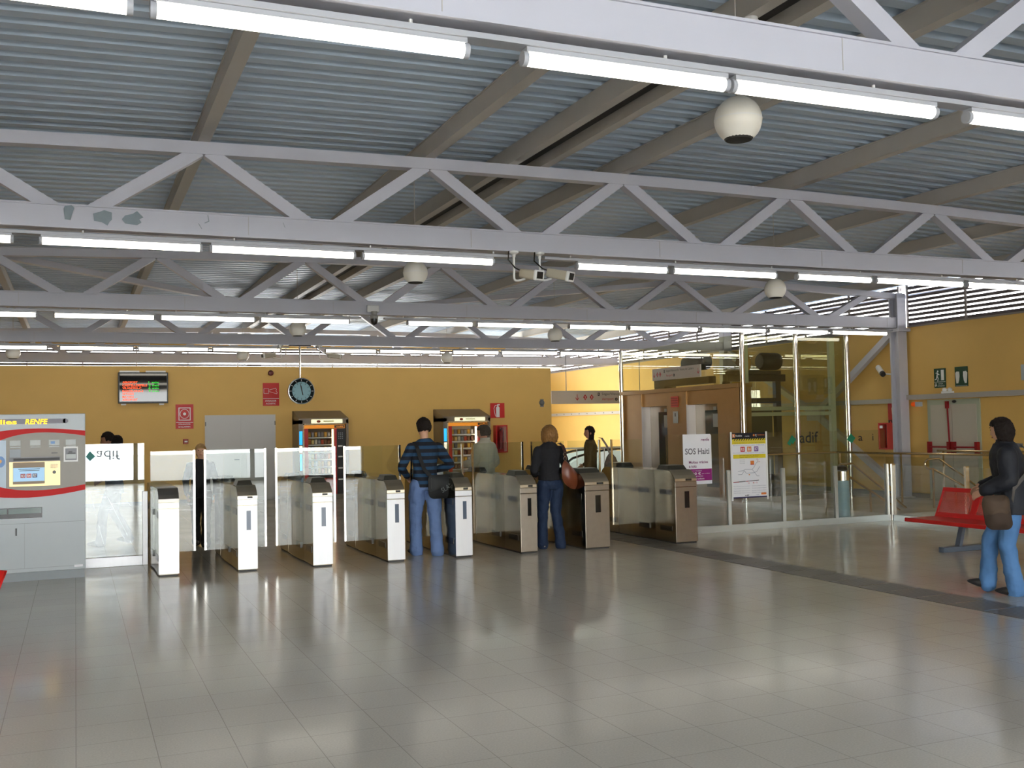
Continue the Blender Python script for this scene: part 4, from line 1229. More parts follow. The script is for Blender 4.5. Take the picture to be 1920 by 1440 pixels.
# stair rails
M_rail = mat('warm_steel_handrail', (206, 184, 146), .2, 1.0)
t = thing('handrail', 'long straight steel handrail on glass between fence and right wall', 'handrail', (15.4, 16.0, 0))
MB().tube([(13.4, 18.04, 1.0), (15.32, 18.06, 1.0), (15.46, 16.4, 1.0), (15.70, 14.1, 1.0), (15.8, 12.2, 1.0)], .022, 10).build('rail', M_rail, t)
for x, y in ((15.33, 17.95), (15.47, 16.3), (15.7, 14.1)):
    MB().tube([(x, y, 0), (x, y, .98)], .02, 8).build('post', M_rail, t)
MB().hexa([(15.33, 17.9, .08), (15.335, 17.9, .08), (15.70, 14.15, .08), (15.695, 14.15, .08), (15.33, 17.9, .93), (15.335, 17.9, .93), (15.70, 14.15, .93), (15.695, 14.15, .93)]).build('pane', M_glass, t)
t = thing('handrail', 'short straight steel handrail in front of the double door', 'handrail', (16.4, 16, 0))
MB().tube([(16.20, 16.05, 1.04), (16.32, 14.2, 1.04), (16.4, 12.5, 1.04)], .022, 10).build('rail', M_rail, t)
MB().tube([(16.20, 15.9, 0), (16.20, 15.9, 1.02)], .02, 8).tube([(16.33, 14.0, 0), (16.33, 14.0, 1.02)], .02, 8).build('post', M_rail, t)
def loop_rail(o, dx, drop, label):
    """double stair handrail with a rounded end, going down in +x"""
    o = Vector(o)
    t = thing('handrail', label, 'handrail', (o.x, o.y, 0))
    pts = [o + Vector((dx, 0, -drop)), o + Vector((.22, 0, 0)), o + Vector((0, 0, 0))]
    for k in range(1, 8):
        q = PI * k / 8
        pts.append(o + Vector((-.13 * math.sin(q), 0, -.095 + .095 * math.cos(q))))
    pts += [o + Vector((0, 0, -.19)), o + Vector((.06, 0, -.19)), o + Vector((dx - .16, 0, -drop - .04))]
    MB().tube(pts, .021, 10).build('rail', M_rail, t)
    for x, z in ((.06, -.02), (.62, -.36)):
        MB().tube([(o.x + x, o.y, 0), (o.x + x, o.y, o.z + z - .16)], .02, 8).build('post', M_rail, t)
loop_rail((14.95, 15.0, .93), 1.32, .66, 'double handrail with a rounded end right of the column, sloping down')
loop_rail((12.86, 15.0, .90), 1.46, .86, 'double handrail with a rounded end behind the pale blue bin')
# bin
t = thing('cylindrical_bin', 'pale blue cylindrical bin with chrome collar behind the glass fence', 'bin', (12.2, 14.25, 0))
MB().lathe([(.0001, .0), (.105, .0), (.115, .02), (.115, .66)], (12.2, 14.25, 0), 24).build('body', mat('pale_blue_enamel', (160, 190, 198), .3), t)
MB().lathe([(.117, .66), (.117, .82), (.10, .84)], (12.2, 14.25, 0), 24).build('collar', M_chrome, t)
MB().lathe([(.10, .83), (.08, .90), (.0001, .93)], (12.2, 14.25, 0), 24).build('lid', M_black, t)

# posters on the fence
t = thing('notice_poster', 'white and purple poster with a cut corner on the glass fence', 'poster', (8.85, 13.62, 1.2))
pl = XZ(YFN - .014)
x0, x1, z0, z1 = 8.585, 9.10, .755, 1.525
MB().poly(pl, [(x0 + .09, z0 + .20), (x0 + .09, z0), (x1, z0), (x1, z1 - .02), (x1 - .02, z1), (x0, z1), (x0, z0 + .30)], -.004, -.001).build('sheet', M_white_paper, t)
m = MB()
M_pur = mat('poster_purple', (150, 26, 122), .5); M_gtx = mat('poster_grey_ink', (118, 118, 124), .5); M_ptx = mat('poster_plum_ink', (128, 50, 106), .5)
m.poly(pl, [(x0 + .11, z0 + .225), (x0 + .09, z0 + .20), (x0 + .09, z0 + .055), (x1 - .002, z0 + .055), (x1 - .002, z0 + .235), (x0 + .13, z0 + .235)], 0, None, 0)
m.build('purple_panel', M_pur, t); m = MB()
m.text(pl, 'SOS Haiti', x0 + .035, x1 - .04, z1 - .31, z1 - .215, .001, 1, True); m.text(pl, 'renfe', x1 - .19, x1 - .04, z1 - .105, z1 - .06, .001, 2, True, .15)
m.build('heading', [M_pur, M_gtx, M_ptx, M_white], t); m = MB()
m.text(pl, 'Moltes gràcies', x0 + .10, x1 - .07, z1 - .462, z1 - .41, .001, 2, True); m.text(pl, 'a tots', x0 + .10, x0 + .235, z1 - .515, z1 - .475, .001, 2, True)
m.build('thanks_lettering', [M_pur, M_gtx, M_ptx, M_white], t); m = MB()
m.text(pl, 'Hem recaptat', x0 + .13, x0 + .33, z0 + .195, z0 + .215, .001, 3); m.text(pl, '30 €', x0 + .16, x0 + .31, z0 + .145, z0 + .185, .001, 3, True); m.text(pl, 'per a Haiti', x0 + .33, x1 - .04, z0 + .15, z0 + .17, .001, 3)
m.text(pl, 'gracies', x0 + .22, x0 + .35, z0 + .11, z0 + .135, .001, 3); m.text(pl, 'a tothom', x0 + .22, x0 + .37, z0 + .072, z0 + .097, .001, 3, True)
m.build('small_print', [M_pur, M_gtx, M_ptx, M_white], t)
t = thing('service_notice', 'tall white rail works notice with yellow bands on the glass fence', 'poster', (9.79, 13.56, 1.0))
yP = YFN - .03
pl = XZ(yP)
x0, x1, z0, z1 = 9.44, 10.14, .49, 1.535
def q(u, v): return (x0 + (x1 - x0) * u, z1 - (z1 - z0) * v)          # u right, v down, 0..1
def R_(m, u0, u1, v0, v1, k, d=.0005):
    a, b = q(u0, v1); c, e = q(u1, v0); m.rect(pl, a, c, b, e, d, None, k)
def T_(m, s, u0, u1, v0, v1, k, bold=False, d=.001):
    a, b = q(u0, v1); c, e = q(u1, v0); m.text(pl, s, a, c, b, e, d, k, bold)
MB().rect(pl, x0, x1, z0 + .02, z1 - .01, -.003, 0).build('sheet', M_white_paper, t)
for u in (0.0, .955):
    a, _ = q(u, 0); MB().rect(pl, a, a + .03, z0 - .02, z1 + .01, -.004, .006).build('edge_strip', M_white, t)
m = MB()
INK = [mat('notice_black', (20, 20, 30), .5), mat('notice_yellow', (226, 206, 40), .5), M_white, mat('line_red', (196, 30, 44), .5), mat('line_orange', (224, 130, 60), .5), mat('line_purple', (120, 76, 160), .5), mat('notice_grey', (150, 154, 168), .5), mat('notice_navy', (52, 48, 96), .5)]
R_(m, .045, .955, .005, .10, 0); R_(m, .045, .955, .10, .175, 1)
for k in range(14):
    u = .06 + k * .064; a, b = q(u, .12); c, e = q(u + .03, .095)
    m.poly(pl, [(a, b), (a + .02, b), (c + .022, e), (c, e)], .0008, None, 1); m.poly(pl, [(a + .024, b), (a + .045, b), (c + .04, e), (c + .024, e)], .0008, None, 0)
R_(m, .06, .13, .02, .075, 4, .001); T_(m, 'R', .075, .115, .03, .065, 2, True, .0015); T_(m, 'Rodalies', .15, .32, .035, .06, 2, True); T_(m, 'renfe', .40, .52, .045, .065, 2)
m.disc(pl, *q(.64, .045), .018, .001, None, 4); T_(m, 't', .685, .715, .025, .065, 2, True); T_(m, 'Catalunya', .73, .93, .03, .055, 4)
T_(m, 'Obres de millora a la infraestructura ferroviària', .13, .90, .122, .138, 6); T_(m, 'Servei alternatiu per carretera entre estacions', .11, .92, .148, .165, 7)
T_(m, 'Afectacions a les línies de rodalies de Barcelona', .07, .92, .185, .20, 6)
for k, (s, u) in enumerate((('R3', .27), ('R4', .45), ('R7', .64))):
    R_(m, u, u + .115, .215, .29, 3 + k); T_(m, s, u + .02, u + .095, .23, .275, 2, True)
T_(m, 'Recomanem consultar els horaris abans de viatjar', .07, .93, .30, .315, 6)
R_(m, .07, .95, .33, .39, 1); T_(m, 'Del 30 de gener al 7 de febrer', .24, .76, .34, .358, 0); T_(m, 'Horari especial dels trens', .24, .74, .364, .38, 0)
def LN(pts, k, w=.006): m.line(pl, [q(*p) for p in pts], w, .0008, k)
LN([(.19, .58), (.33, .575), (.38, .555), (.57, .56), (.62, .53), (.68, .47), (.72, .45), (.72, .42)], 6); LN([(.19, .63), (.29, .63), (.36, .575), (.41, .615), (.60, .612), (.66, .60), (.70, .59), (.78, .52)], 6)
LN([(.57, .56), (.64, .61), (.70, .66), (.76, .66)], 6); LN([(.72, .45), (.79, .445)], 3, .004); LN([(.69, .41), (.73, .405), (.745, .43)], 3, .004)
R_(m, .53, .63, .43, .485, 4); R_(m, .53, .63, .48, .49, 3, .001); R_(m, .475, .505, .63, .645, 4)
for v in (.405, .43, .455): T_(m, 'Servei habitual', .24, .38, v, v + .012, 6)
LN([(.06, .745), (.38, .735)], 0, .011); LN([(.40, .735), (.74, .725)], 0, .009); LN([(.06, .745), (.20, .742)], 3, .011); LN([(.40, .737), (.46, .735)], 3, .009)
for u, s in ((.45, '12'), (.58, '8'), (.66, '15')): T_(m, s, u, u + .04, .75, .772, 3)
for v in (.80, .835, .87, .90): T_(m, 'Enllaç amb autobús i metro a les estacions', .06, .50, v, v + .013, 6); T_(m, 'Informació al telèfon de Rodalies', .55, .94, v, v + .013, 6)
T_(m, 'adif', .36, .47, .935, .955, 0, True); T_(m, 'renfe', .66, .74, .935, .95, 6); R_(m, .80, .94, .915, .945, 4)
R_(m, .045, .955, .965, .985, 7)
m.build('print', INK, t)

# ------------------------------------------------------------------ red benches
M_bred = mat('red_bench_enamel', (204, 30, 28), .35)
M_leg = mat('blue_grey_leg', (92, 104, 118), .4)
def mesh_mat():
    """perforated sheet: fine see-through grid"""
    m = bpy.data.materials.new('red_perforated_sheet')
    m.use_nodes = True
    nt = m.node_tree
    b = nt.nodes['Principled BSDF']
    b.inputs['Base Color'].default_value = lin((204, 34, 30)); b.inputs['Roughness'].default_value = .35
    tc = nt.nodes.new('ShaderNodeTexCoord'); sep = nt.nodes.new('ShaderNodeSeparateXYZ')
    nt.links.new(tc.outputs['Object'], sep.inputs[0])
    def band(sock, f):
        mu = nt.nodes.new('ShaderNodeMath'); mu.operation = 'MULTIPLY'; mu.inputs[1].default_value = f
        fr = nt.nodes.new('ShaderNodeMath'); fr.operation = 'FRACT'
        gt = nt.nodes.new('ShaderNodeMath'); gt.operation = 'GREATER_THAN'; gt.inputs[1].default_value = .42
        nt.links.new(sock, mu.inputs[0]); nt.links.new(mu.outputs[0], fr.inputs[0]); nt.links.new(fr.outputs[0], gt.inputs[0])
        return gt.outputs[0]
    a = band(sep.outputs[2], 75); c = band(sep.outputs[1], 50)
    mul = nt.nodes.new('ShaderNodeMath'); mul.operation = 'MULTIPLY'
    nt.links.new(a, mul.inputs[0]); nt.links.new(c, mul.inputs[1])
    inv = nt.nodes.new('ShaderNodeMath'); inv.operation = 'SUBTRACT'; inv.inputs[0].default_value = 1.0
    nt.links.new(mul.outputs[0], inv.inputs[1])
    nt.links.new(inv.outputs[0], b.inputs['Alpha'])
    return m
M_mesh = mesh_mat()
def bench(loc, rz, label):
    """faces -x, runs along -y from its far end at the origin"""
    t = thing('red_bench', label, 'bench', loc)
    L = 2.4
    MB().box(0, .55, -L, 0, .375, .40).build('seat', M_bred, t, bevel=.01, world=False)
    MB().box(-.015, .01, -L, 0, .355, .405).build('seat_edge', M_bred, t, bevel=.008, world=False)
    n = 4
    def bp(y, z, d=0): 
        q = (z - .40) / .38
        return (.52 + .17 * q + d, y, z)
    for k in range(n):
        a, b = -L + L * k / n + .03, -L + L * (k + 1) / n - .03
        MB().add([bp(a, .45), bp(b, .45), bp(b, .73), bp(a, .73)], [(0, 1, 2, 3)]).build('backrest_mesh', M_mesh, t, world=False)
    m = MB()
    for k in range(n + 1):
        y = -L + L * k / n
        w = .03 if 0 < k < n else .015
        y0, y1 = max(-L, y - w * 1.6), min(0, y + w * 1.6)
        m.hexa([bp(y0, .40, -.006), bp(y1, .40, -.006), bp(y1, .40, .01), bp(y0, .40, .01), bp(y0, .775, -.006), bp(y1, .775, -.006), bp(y1, .775, .01), bp(y0, .775, .01)])
    for z0, z1 in ((.40, .455), (.725, .775)):
        m.hexa([bp(-L, z0, -.008), bp(0, z0, -.008), bp(0, z0, .012), bp(-L, z0, .012), bp(-L, z1, -.008), bp(0, z1, -.008), bp(0, z1, .012), bp(-L, z1, .012)])
    m.build('backrest_frame', M_bred, t, world=False)
    for y in (-.55, -L + .55):
        MB().bar((.34, y, .06), (.44, y, .375), .07, .05, up=(1, 0, 0)).build('leg', M_leg, t, world=False)
        MB().box(.05, .80, y - .045, y + .045, 0, .065).build('foot', M_leg, t, bevel=.006, world=False)
    t.rotation_euler = (0, 0, rz)
    return t
bench((10.05, 10.55, 0), 0, 'red perforated metal bench on the right, behind the walking person')
bench((-2.515, 9.34, 0), .70, 'red metal bench end just showing at the left edge')

# ------------------------------------------------------------------ escalator and railing by the far wall
t = thing('escalator', 'bright glass sided escalator with black handrails by the far right wall', 'escalator', (14.5, 29.0, 0))
M_esc = mat('glowing_escalator_glass', (226, 240, 238), .2, emit=.35)  # emission brightens the balustrade glass, which is no lamp itself
for y in (27.6, 29.0):
    pl = XZ(y)
    pts = [(13.2, .05), (17 - .35, .05), (16.65, .62), (16.3, .80), (15.6, .92), (14.6, .90), (13.9, .78), (13.4, .50), (13.2, .25)]
    MB().poly(pl, pts, -.01, .01).build('balustrade', M_esc, t)
    MB().tube([(13.15, y, .2), (13.25, y, .48), (13.6, y, .72), (14.3, y, .90), (15.2, y, .97), (16.0, y, .92), (16.66, y, .70)], .035, 8).build('handrail', M_black, t)
MB().box(13.2, 16.65, 27.62, 28.98, .0, .06).build('steps', M_alu, t)
t = thing('white_railing', 'thin white railing before the escalator, by the end of the yellow wall', 'railing', (13.9, 25.2, 0))
MB().tube([(12.3, 26.9, 1.03), (16.6, 26.9, 1.03)], .025, 8).build('rail', M_white, t)
for x in (12.5, 13.4, 14.3, 15.2, 16.1):
    MB().tube([(x, 26.9, 0), (x, 26.9, 1.03)], .014, 8).build('post', M_white, t)
# ------------------------------------------------------------------ people
M_skin = mat('skin', (206, 158, 128), .5, var=.05, vscale=20)
M_skin2 = mat('darker_skin', (176, 126, 100), .5, var=.05, vscale=20)  # darker skin tone
M_eye = mat('eye_dark', (40, 30, 26), .2)
M_lip = mat('lip_tone', (170, 96, 84), .45)
CLOUD = bpy.data.textures.new('cloth_folds', 'CLOUDS')
CLOUD.noise_scale = 0.11
TUFT = bpy.data.textures.new('hair_tufts', 'CLOUDS')
TUFT.noise_scale = 0.028
def loft(m, rings, n=20, mi=0):
    """rings: (x, y, z, rx, ry) from low to high"""
    vs = []
    for x, y, z, rx, ry in rings:
        for j in range(n):
            a = 2 * PI * j / n
            vs.append((x + rx * math.cos(a), y + ry * math.sin(a), z))
    k = len(rings)
    fs = [(i * n + j, i * n + (j + 1) % n, (i + 1) * n + (j + 1) % n, (i + 1) * n + j) for i in range(k - 1) for j in range(n)]
    fs.append(tuple(range(n - 1, -1, -1))); fs.append(tuple((k - 1) * n + j for j in range(n)))
    m.add(vs, fs, mi, True)
def smoothpath(pts, rs, k=4):
    """round the joints of a limb"""
    P = [Vector(p) for p in pts]; out = []; ro = []
    n = len(P)
    for i in range(n - 1):
        p0 = P[max(i - 1, 0)]; p1 = P[i]; p2 = P[i + 1]; p3 = P[min(i + 2, n - 1)]
        for j in range(k):
            t = j / k
            q = 0.5 * ((2 * p1) + (-p0 + p2) * t + (2 * p0 - 5 * p1 + 4 * p2 - p3) * t * t + (-p0 + 3 * p1 - 3 * p2 + p3) * t ** 3)
            out.append(p1.lerp(p2, t) * .45 + q * .55); ro.append(rs[i] * (1 - t) + rs[i + 1] * t)
    out.append(P[-1]); ro.append(rs[-1])
    return out, ro
def limb(m, pts, rs, n=14, k=4):
    a, b = smoothpath(pts, rs, k)
    m.tube(a, b, n)
    m.ell(a[0], (b[0],) * 3, 6); m.ell(a[-1], (b[-1],) * 3, 6)
def hand(m, w, d, palm_n, side):
    """w wrist, d pointing direction, palm_n palm normal; five bent fingers and a thumb from the palm's side"""
    w = Vector(w); d = Vector(d).normalized(); nrm = Vector(palm_n); nrm = (nrm - d * nrm.dot(d)).normalized(); s = d.cross(nrm) * side
    R = Matrix((s, d, nrm)).transposed()
    m.ell(w + d * .045, (.038, .052, .015), 8, rot=R)
    for k, (o, L) in enumerate(((-.028, .060), (-.010, .074), (.009, .078), (.027, .070))):
        a = w + d * .085 + s * -o
        m.tube([a - d * .02, a + d * L * .4 + nrm * .006, a + d * L * .75 + nrm * .022, a + d * L * .9 + nrm * .042], [.0095, .009, .008, .0065], 7)
    a = w + d * .03 + s * .032
    m.tube([a - s * .01, a + s * .022 + d * .022 + nrm * .01, a + s * .028 + d * .052 + nrm * .02], [.012, .0105, .008], 7)
def finish(o, vox, it=3, fold=0.0, tex=None):
    r = o.modifiers.new('join', 'REMESH'); r.mode = 'VOXEL'; r.voxel_size = vox; r.use_smooth_shade = True
    s = o.modifiers.new('soften', 'SMOOTH'); s.iterations = it; s.factor = .5
    if fold:
        d = o.modifiers.new('folds', 'DISPLACE'); d.texture = tex or CLOUD; d.strength = fold; d.mid_level = .5; d.texture_coords = 'LOCAL'
    return o

DEF = dict(hipL=(-.09, 0, .92), hipR=(.09, 0, .92), kneeL=(-.10, .02, .50), kneeR=(.10, .02, .50), ankL=(-.105, -.02, .085), ankR=(.105, -.02, .085),
           toeL=(0, 1, 0), toeR=(0, 1, 0), shL=(-.175, 0, 1.385), shR=(.175, 0, 1.385), elL=(-.25, -.06, 1.14), elR=(.25, -.06, 1.14), wrL=(-.20, .16, 1.02), wrR=(.20, .16, 1.02),
           lean=0.0, head=(0, .015, 1.625), yaw=0.0, nod=0.0, w=1.0)
def person(label, loc, rz, h, pose, skin, top, legs, shoes, hair, hair_style='short', top_hem=.93, leg_w=1.0, collar=None, jacket=0.0, top_name='jacket', leg_name='trousers', hair_vol=1.0, group=None):
    P = dict(DEF); P.update(pose)
    t = thing('person', label, 'person', loc, group)
    t.rotation_euler = (0, 0, rz)
    s = h / 1.75
    t.scale = (s, s, s)
    V = lambda k: Vector(P[k])
    ln = P['lean']; w = P['w']
    dy = lambda z: ln * max(0, z - .95)
    sh = lambda v: v
    # ---- body, one surface
    m = MB()
    tor = [(.86, .13, .10), (.93, .15, .11), (1.02, .138, .10), (1.10, .125, .094), (1.2, .14, .102), (1.31, .16, .11), (1.39, .165, .10), (1.44, .115, .08), (1.475, .062, .062)]
    loft(m, [(0, dy(z), z, rx * w, ry) for z, rx, ry in tor])
    H = V('head')
    limb(m, [(0, dy(1.44), 1.43), H + Vector((0, -.02, -.06))], [.056, .05])
    for S in 'LR':
        limb(m, [V('hip' + S), V('knee' + S), V('ank' + S)], [.08, .052, .038])
        e = V('ank' + S); td = Vector(P['toe' + S]).normalized()
        m.tube([e + Vector((0, 0, -.03)) - td * .03, e + td * .07 + Vector((0, 0, -.045)), e + td * .11 + Vector((0, 0, -.05))], [.034, .028, .018], 10)
        limb(m, [V('sh' + S), V('el' + S), V('wr' + S)], [.05, .038, .027])
        d = (V('wr' + S) - V('el' + S)).normalized()
        hand(m, V('wr' + S), d, Vector((.9 if S == 'L' else -.9, 0, -.5)), 1 if S == 'R' else -1)
    RZ = Matrix.Rotation(P['yaw'], 3, 'Z') @ Matrix.Rotation(P['nod'], 3, 'X')
    def headfn(u, p):
        x, y, z = p
        if z < 0:
            q = -z / .118
            x *= 1 - .34 * q ** 1.5; y = y * (1 - .18 * q) + .018 * q
        if u.y > .72 and abs(u.x) < .34:
            if -.40 < u.z < .10:                                     # nose
                q = (.10 - u.z) / .42
                y += .024 * max(0, 1 - abs(u.x) / .17) * min(1, q * 1.2)
            if .0 < u.z < .20 and abs(u.x) > .12:                    # eye sockets
                y -= .007
            if -.64 < u.z < -.48: y += .005 * max(0, 1 - abs(u.x) / .3)   # lips
        if u.y > .5 and u.z < -.78: y += .008                           # chin
        return Vector((x, y, z))
    m.ell(H, (.076, .097, .118), 22, fn=headfn, rot=RZ)
    for sx in (-1, 1):
        m.ell(H + RZ @ Vector((sx * .077, -.012, -.012)), (.011, .02, .032), 7, rot=RZ)
    b = m.build('body', skin, t, world=False)
    finish(b, .0065, 2)
    m = MB()
    for sx in (-1, 1):
        m.ell(H + RZ @ Vector((sx * .031, .083, .012)), (.013, .006, .007), 6, 0, rot=RZ)
        m.ell(H + RZ @ Vector((sx * .032, .086, .036)), (.02, .006, .004), 5, 1, rot=RZ)
    m.build('eyes', [M_eye, hair], t, world=False)
    MB().ell(H + RZ @ Vector((0, .092, -.062)), (.023, .007, .007), 6, 0, rot=RZ).build('mouth', M_lip, t, world=False)
    # ---- hair
    HV = hair_vol
    def hairfn(u, p):
        x, y, z = p
        face = u.y > .30 and u.z < .38
        if face:
            return Vector((x * .74, y * .74, z * .8))
        if hair_style == 'short':
            if u.z < -.62: return Vector((x * .72, y * .78, z * .72))
        elif hair_style == 'nape':
            if u.z < 0: z *= 1.30; y = y * 1.02 - .012 * -u.z
        elif hair_style == 'bob':
            if u.z < 0:
                x *= 1 + .42 * -u.z; z *= 1.22; y = y * 1.02
                if u.z < -.7: x *= 1.15
        elif hair_style == 'long':
            if u.z < 0:
                z *= 2.1; y *= .85; x *= .95
        elif hair_style == 'bushy':
            if u.z < -.2: return Vector((x * .8, y * .85, z * .8))
        n = math.sin(u.x * 23 + u.z * 11) * math.sin(u.y * 19 - u.z * 7)
        k = 1 + .018 * n
        return Vector((x * k, y * k, z * k))
    m = MB()
    m.ell(H + RZ @ Vector((0, -.008, .008)), (.087 * HV, .108 * HV, .125), 22, fn=hairfn, rot=RZ)
    if hair_style == 'bushy':
        m.ell(H + RZ @ Vector((.0, -.135, -.03)), (.08, .085, .085), 12, fn=lambda u, p: Vector(p) * (1 + .07 * math.sin(u.x * 17 + u.z * 13)), rot=RZ)
    o = m.build('hair', hair, t, world=False)
    finish(o, .007, 1, .02, TUFT)
    # ---- trousers
    m = MB()
    lw = leg_w
    loft(m, [(0, 0, .83, .14 * w, .115), (0, 0, .90, .172 * w, .132), (0, 0, .97, .163 * w, .122), (0, dy(1.04), 1.045, .145 * w, .11)])
    for S in 'LR':
        a = V('ank' + S); kn = V('knee' + S)
        limb(m, [V('hip' + S) + Vector((0, 0, -.02)), (V('hip' + S) + kn) / 2, kn, (kn + a) / 2, a + Vector((0, 0, -.035))], [.105 * (.9 + .1 * lw), .092 * lw, .075 * lw, .072 * lw, .078 * lw])
    o = m.build(leg_name, legs, t, world=False)
    finish(o, .011, 3, .034)
    # ---- shoes
    for S in 'LR':
        a = V('ank' + S); td = Vector(P['toe' + S]).normalized()
        up = Vector((0, 0, 1)); up = (up - td * up.dot(td)).normalized(); sd = td.cross(up)
        R = Matrix((sd, td, up)).transposed()
        m = MB()
        m.ell(a + td * .055 - up * .04, (.046, .135, .045), 12, fn=lambda u, p: Vector((p.x * (1 - .18 * max(0, u.y)), p.y, max(p.z * (1 - .35 * max(0, u.y)), -.042))), rot=R)
        m.build('shoe', shoes, t, world=False)
    # ---- upper garment
    m = MB()
    g = jacket
    tor = [(top_hem - .03, .176, .138), (top_hem + .02, .172, .132), (1.06, .16, .122), (1.15, .158, .122), (1.25, .17, .13), (1.34, .185, .132), (1.395, .182, .122), (1.43, .155, .105), (1.462, .112, .09), (1.49, .075, .078)]
    loft(m, [(0, dy(z), z, (rx + g) * w, ry + g) for z, rx, ry in tor])
    for S in 'LR':
        e = V('el' + S); wv = V('wr' + S); shv = V('sh' + S)
        limb(m, [shv + Vector((0, 0, -.01)), (shv + e) / 2, e, (e + wv) / 2, wv - (wv - e).normalized() * .012], [.07 + g, .066 + g, .055 + g, .05 + g, .043 + g])
    if collar:
        loft(m, [(0, dy(1.45), 1.45, .085, .085), (0, dy(1.49) , 1.50, .078, .08), (0, dy(1.5) - .005, 1.535, .076, .08)])
    o = m.build(top_name, top, t, world=False)
    finish(o, .011, 3, .024)
    return t

def striped():
    m = bpy.data.materials.new('navy_and_teal_stripes')
    m.use_nodes = True
    nt = m.node_tree
    b = nt.nodes['Principled BSDF']; b.inputs['Roughness'].default_value = .85
    tc = nt.nodes.new('ShaderNodeTexCoord'); sep = nt.nodes.new('ShaderNodeSeparateXYZ')
    nt.links.new(tc.outputs['Object'], sep.inputs[0])
    mu = nt.nodes.new('ShaderNodeMath'); mu.operation = 'MULTIPLY'; mu.inputs[1].default_value = 11.2
    ad = nt.nodes.new('ShaderNodeMath'); ad.operation = 'ADD'; ad.inputs[1].default_value = .30
    fr = nt.nodes.new('ShaderNodeMath'); fr.operation = 'FRACT'
    cr = nt.nodes.new('ShaderNodeValToRGB'); cr.color_ramp.interpolation = 'CONSTANT'
    cr.color_ramp.elements[0].color = lin((20, 22, 32)); cr.color_ramp.elements[1].color = lin((30, 66, 98)); cr.color_ramp.elements[1].position = .52
    nt.links.new(sep.outputs[2], mu.inputs[0]); nt.links.new(mu.outputs[0], ad.inputs[0]); nt.links.new(ad.outputs[0], fr.inputs[0]); nt.links.new(fr.outputs[0], cr.inputs['Fac']); nt.links.new(cr.outputs['Color'], b.inputs['Base Color'])
    return m
M_knit = striped()
M_jeans = mat('washed_blue_denim', (100, 124, 168), .8, var=.18, vscale=7, bump=.3, bscale=60)
M_jeans_d = mat('dark_blue_denim', (22, 40, 68), .8, var=.3, vscale=6, bump=.3, bscale=60)
M_jeans_l = mat('bright_blue_denim', (80, 124, 174), .8, var=.2, vscale=6)
M_blackcloth = mat('black_cloth', (22, 22, 27), .85, var=.2, vscale=10)
M_navycloth = mat('dark_navy_jacket', (24, 27, 36), .7, var=.2, vscale=10)
M_beige = mat('pale_beige_jacket', (186, 182, 162), .8, var=.08, vscale=8)
M_hdark = mat('dark_brown_hair', (30, 22, 18), .75, var=.3, vscale=60, bump=.8, bscale=90, spec=.25)
M_hgrey = mat('grey_brown_hair', (70, 62, 54), .75, var=.3, vscale=60, bump=.8, bscale=90, spec=.25)
M_hblond = mat('honey_blonde_hair', (136, 98, 54), .5, var=.45, vscale=50, stretch=(1, 1, .15), bump=.8, bscale=70, spec=.25)
M_hblond2 = mat('short_fair_hair', (170, 132, 84), .75, var=.3, vscale=60, bump=.8, bscale=90, spec=.25)
M_shoe = mat('dark_shoe', (34, 32, 32), .5)
M_shoe_g = mat('grey_trainer', (128, 124, 118), .6)

person('man in navy and teal striped jumper and pale jeans, at the gates', (4.33, 13.28, 0), 0.0, 1.83,
       dict(ankL=(-.11, .06, .085), kneeL=(-.115, .07, .50), ankR=(.11, -.12, .085), kneeR=(.115, -.03, .50), toeL=(-.35, 1, 0), toeR=(.15, 1, 0), hipL=(-.10, 0, .92), hipR=(.10, 0, .92), shL=(-.18, .0, 1.385), shR=(.18, .0, 1.385),
            elL=(-.31, .0, 1.13), wrL=(-.17, .22, 1.0), elR=(.37, .05, 1.14), wrR=(.17, .22, 1.06), head=(.0, .03, 1.635), yaw=.25, nod=-.25, w=1.0),
       M_skin, M_knit, M_jeans, M_shoe, M_hdark, 'short', hair_vol=1.08, top_hem=.90, leg_w=1.12, top_name='striped_jumper', leg_name='jeans')
person('woman with blonde bob in black jacket and dark jeans, seen from behind at the gates', (6.07, 13.05, 0), 0.02, 1.73,
       dict(ankL=(-.12, .02, .085), kneeL=(-.10, .04, .50), ankR=(.13, -.05, .085), kneeR=(.10, .02, .50), hipL=(-.085, 0, .92), hipR=(.10, 0, .92), shL=(-.175, 0, 1.38), shR=(.175, 0, 1.38),
            elL=(-.245, -.02, 1.09), wrL=(-.13, .2, 1.03), elR=(.27, .0, 1.10), wrR=(.16, .22, 1.05), head=(.015, .02, 1.60), yaw=-.1, nod=-.15, w=.95),
       M_skin, M_blackcloth, M_jeans_d, M_shoe_g, M_hblond, 'bob', top_hem=.985, leg_w=1.0, collar=True, leg_name='jeans', hair_vol=1.30)
person('man with grey brown hair in a pale beige jacket, facing the vending machine', (6.17, 15.75, 0), .55, 1.74,
       dict(elL=(-.24, .06, 1.12), wrL=(-.16, .30, 1.10), elR=(.25, -.02, 1.12), wrR=(.20, .14, .98), head=(0, .03, 1.62), yaw=.35, nod=-.1),
       M_skin2, M_beige, mat('dark_trousers', (52, 50, 52), .8), M_shoe, M_hgrey, 'short', top_hem=.80, jacket=.02, collar=True, hair_vol=1.16)
person('fair haired woman in black, walking towards the viewer behind the gates', (1.73, 16.1, 0), PI - .15, 1.53,
       dict(ankL=(-.08, .12, .085), kneeL=(-.085, .12, .50), ankR=(.08, -.12, .11), kneeR=(.085, .04, .50), elL=(-.25, -.05, 1.12), wrL=(-.24, .10, .88), elR=(.25, -.05, 1.12), wrR=(.22, .14, .90), yaw=.05),
       M_skin, M_blackcloth, M_blackcloth, M_shoe, M_hblond2, 'bushy', top_hem=.86, top_name='black_top', hair_vol=1.08)
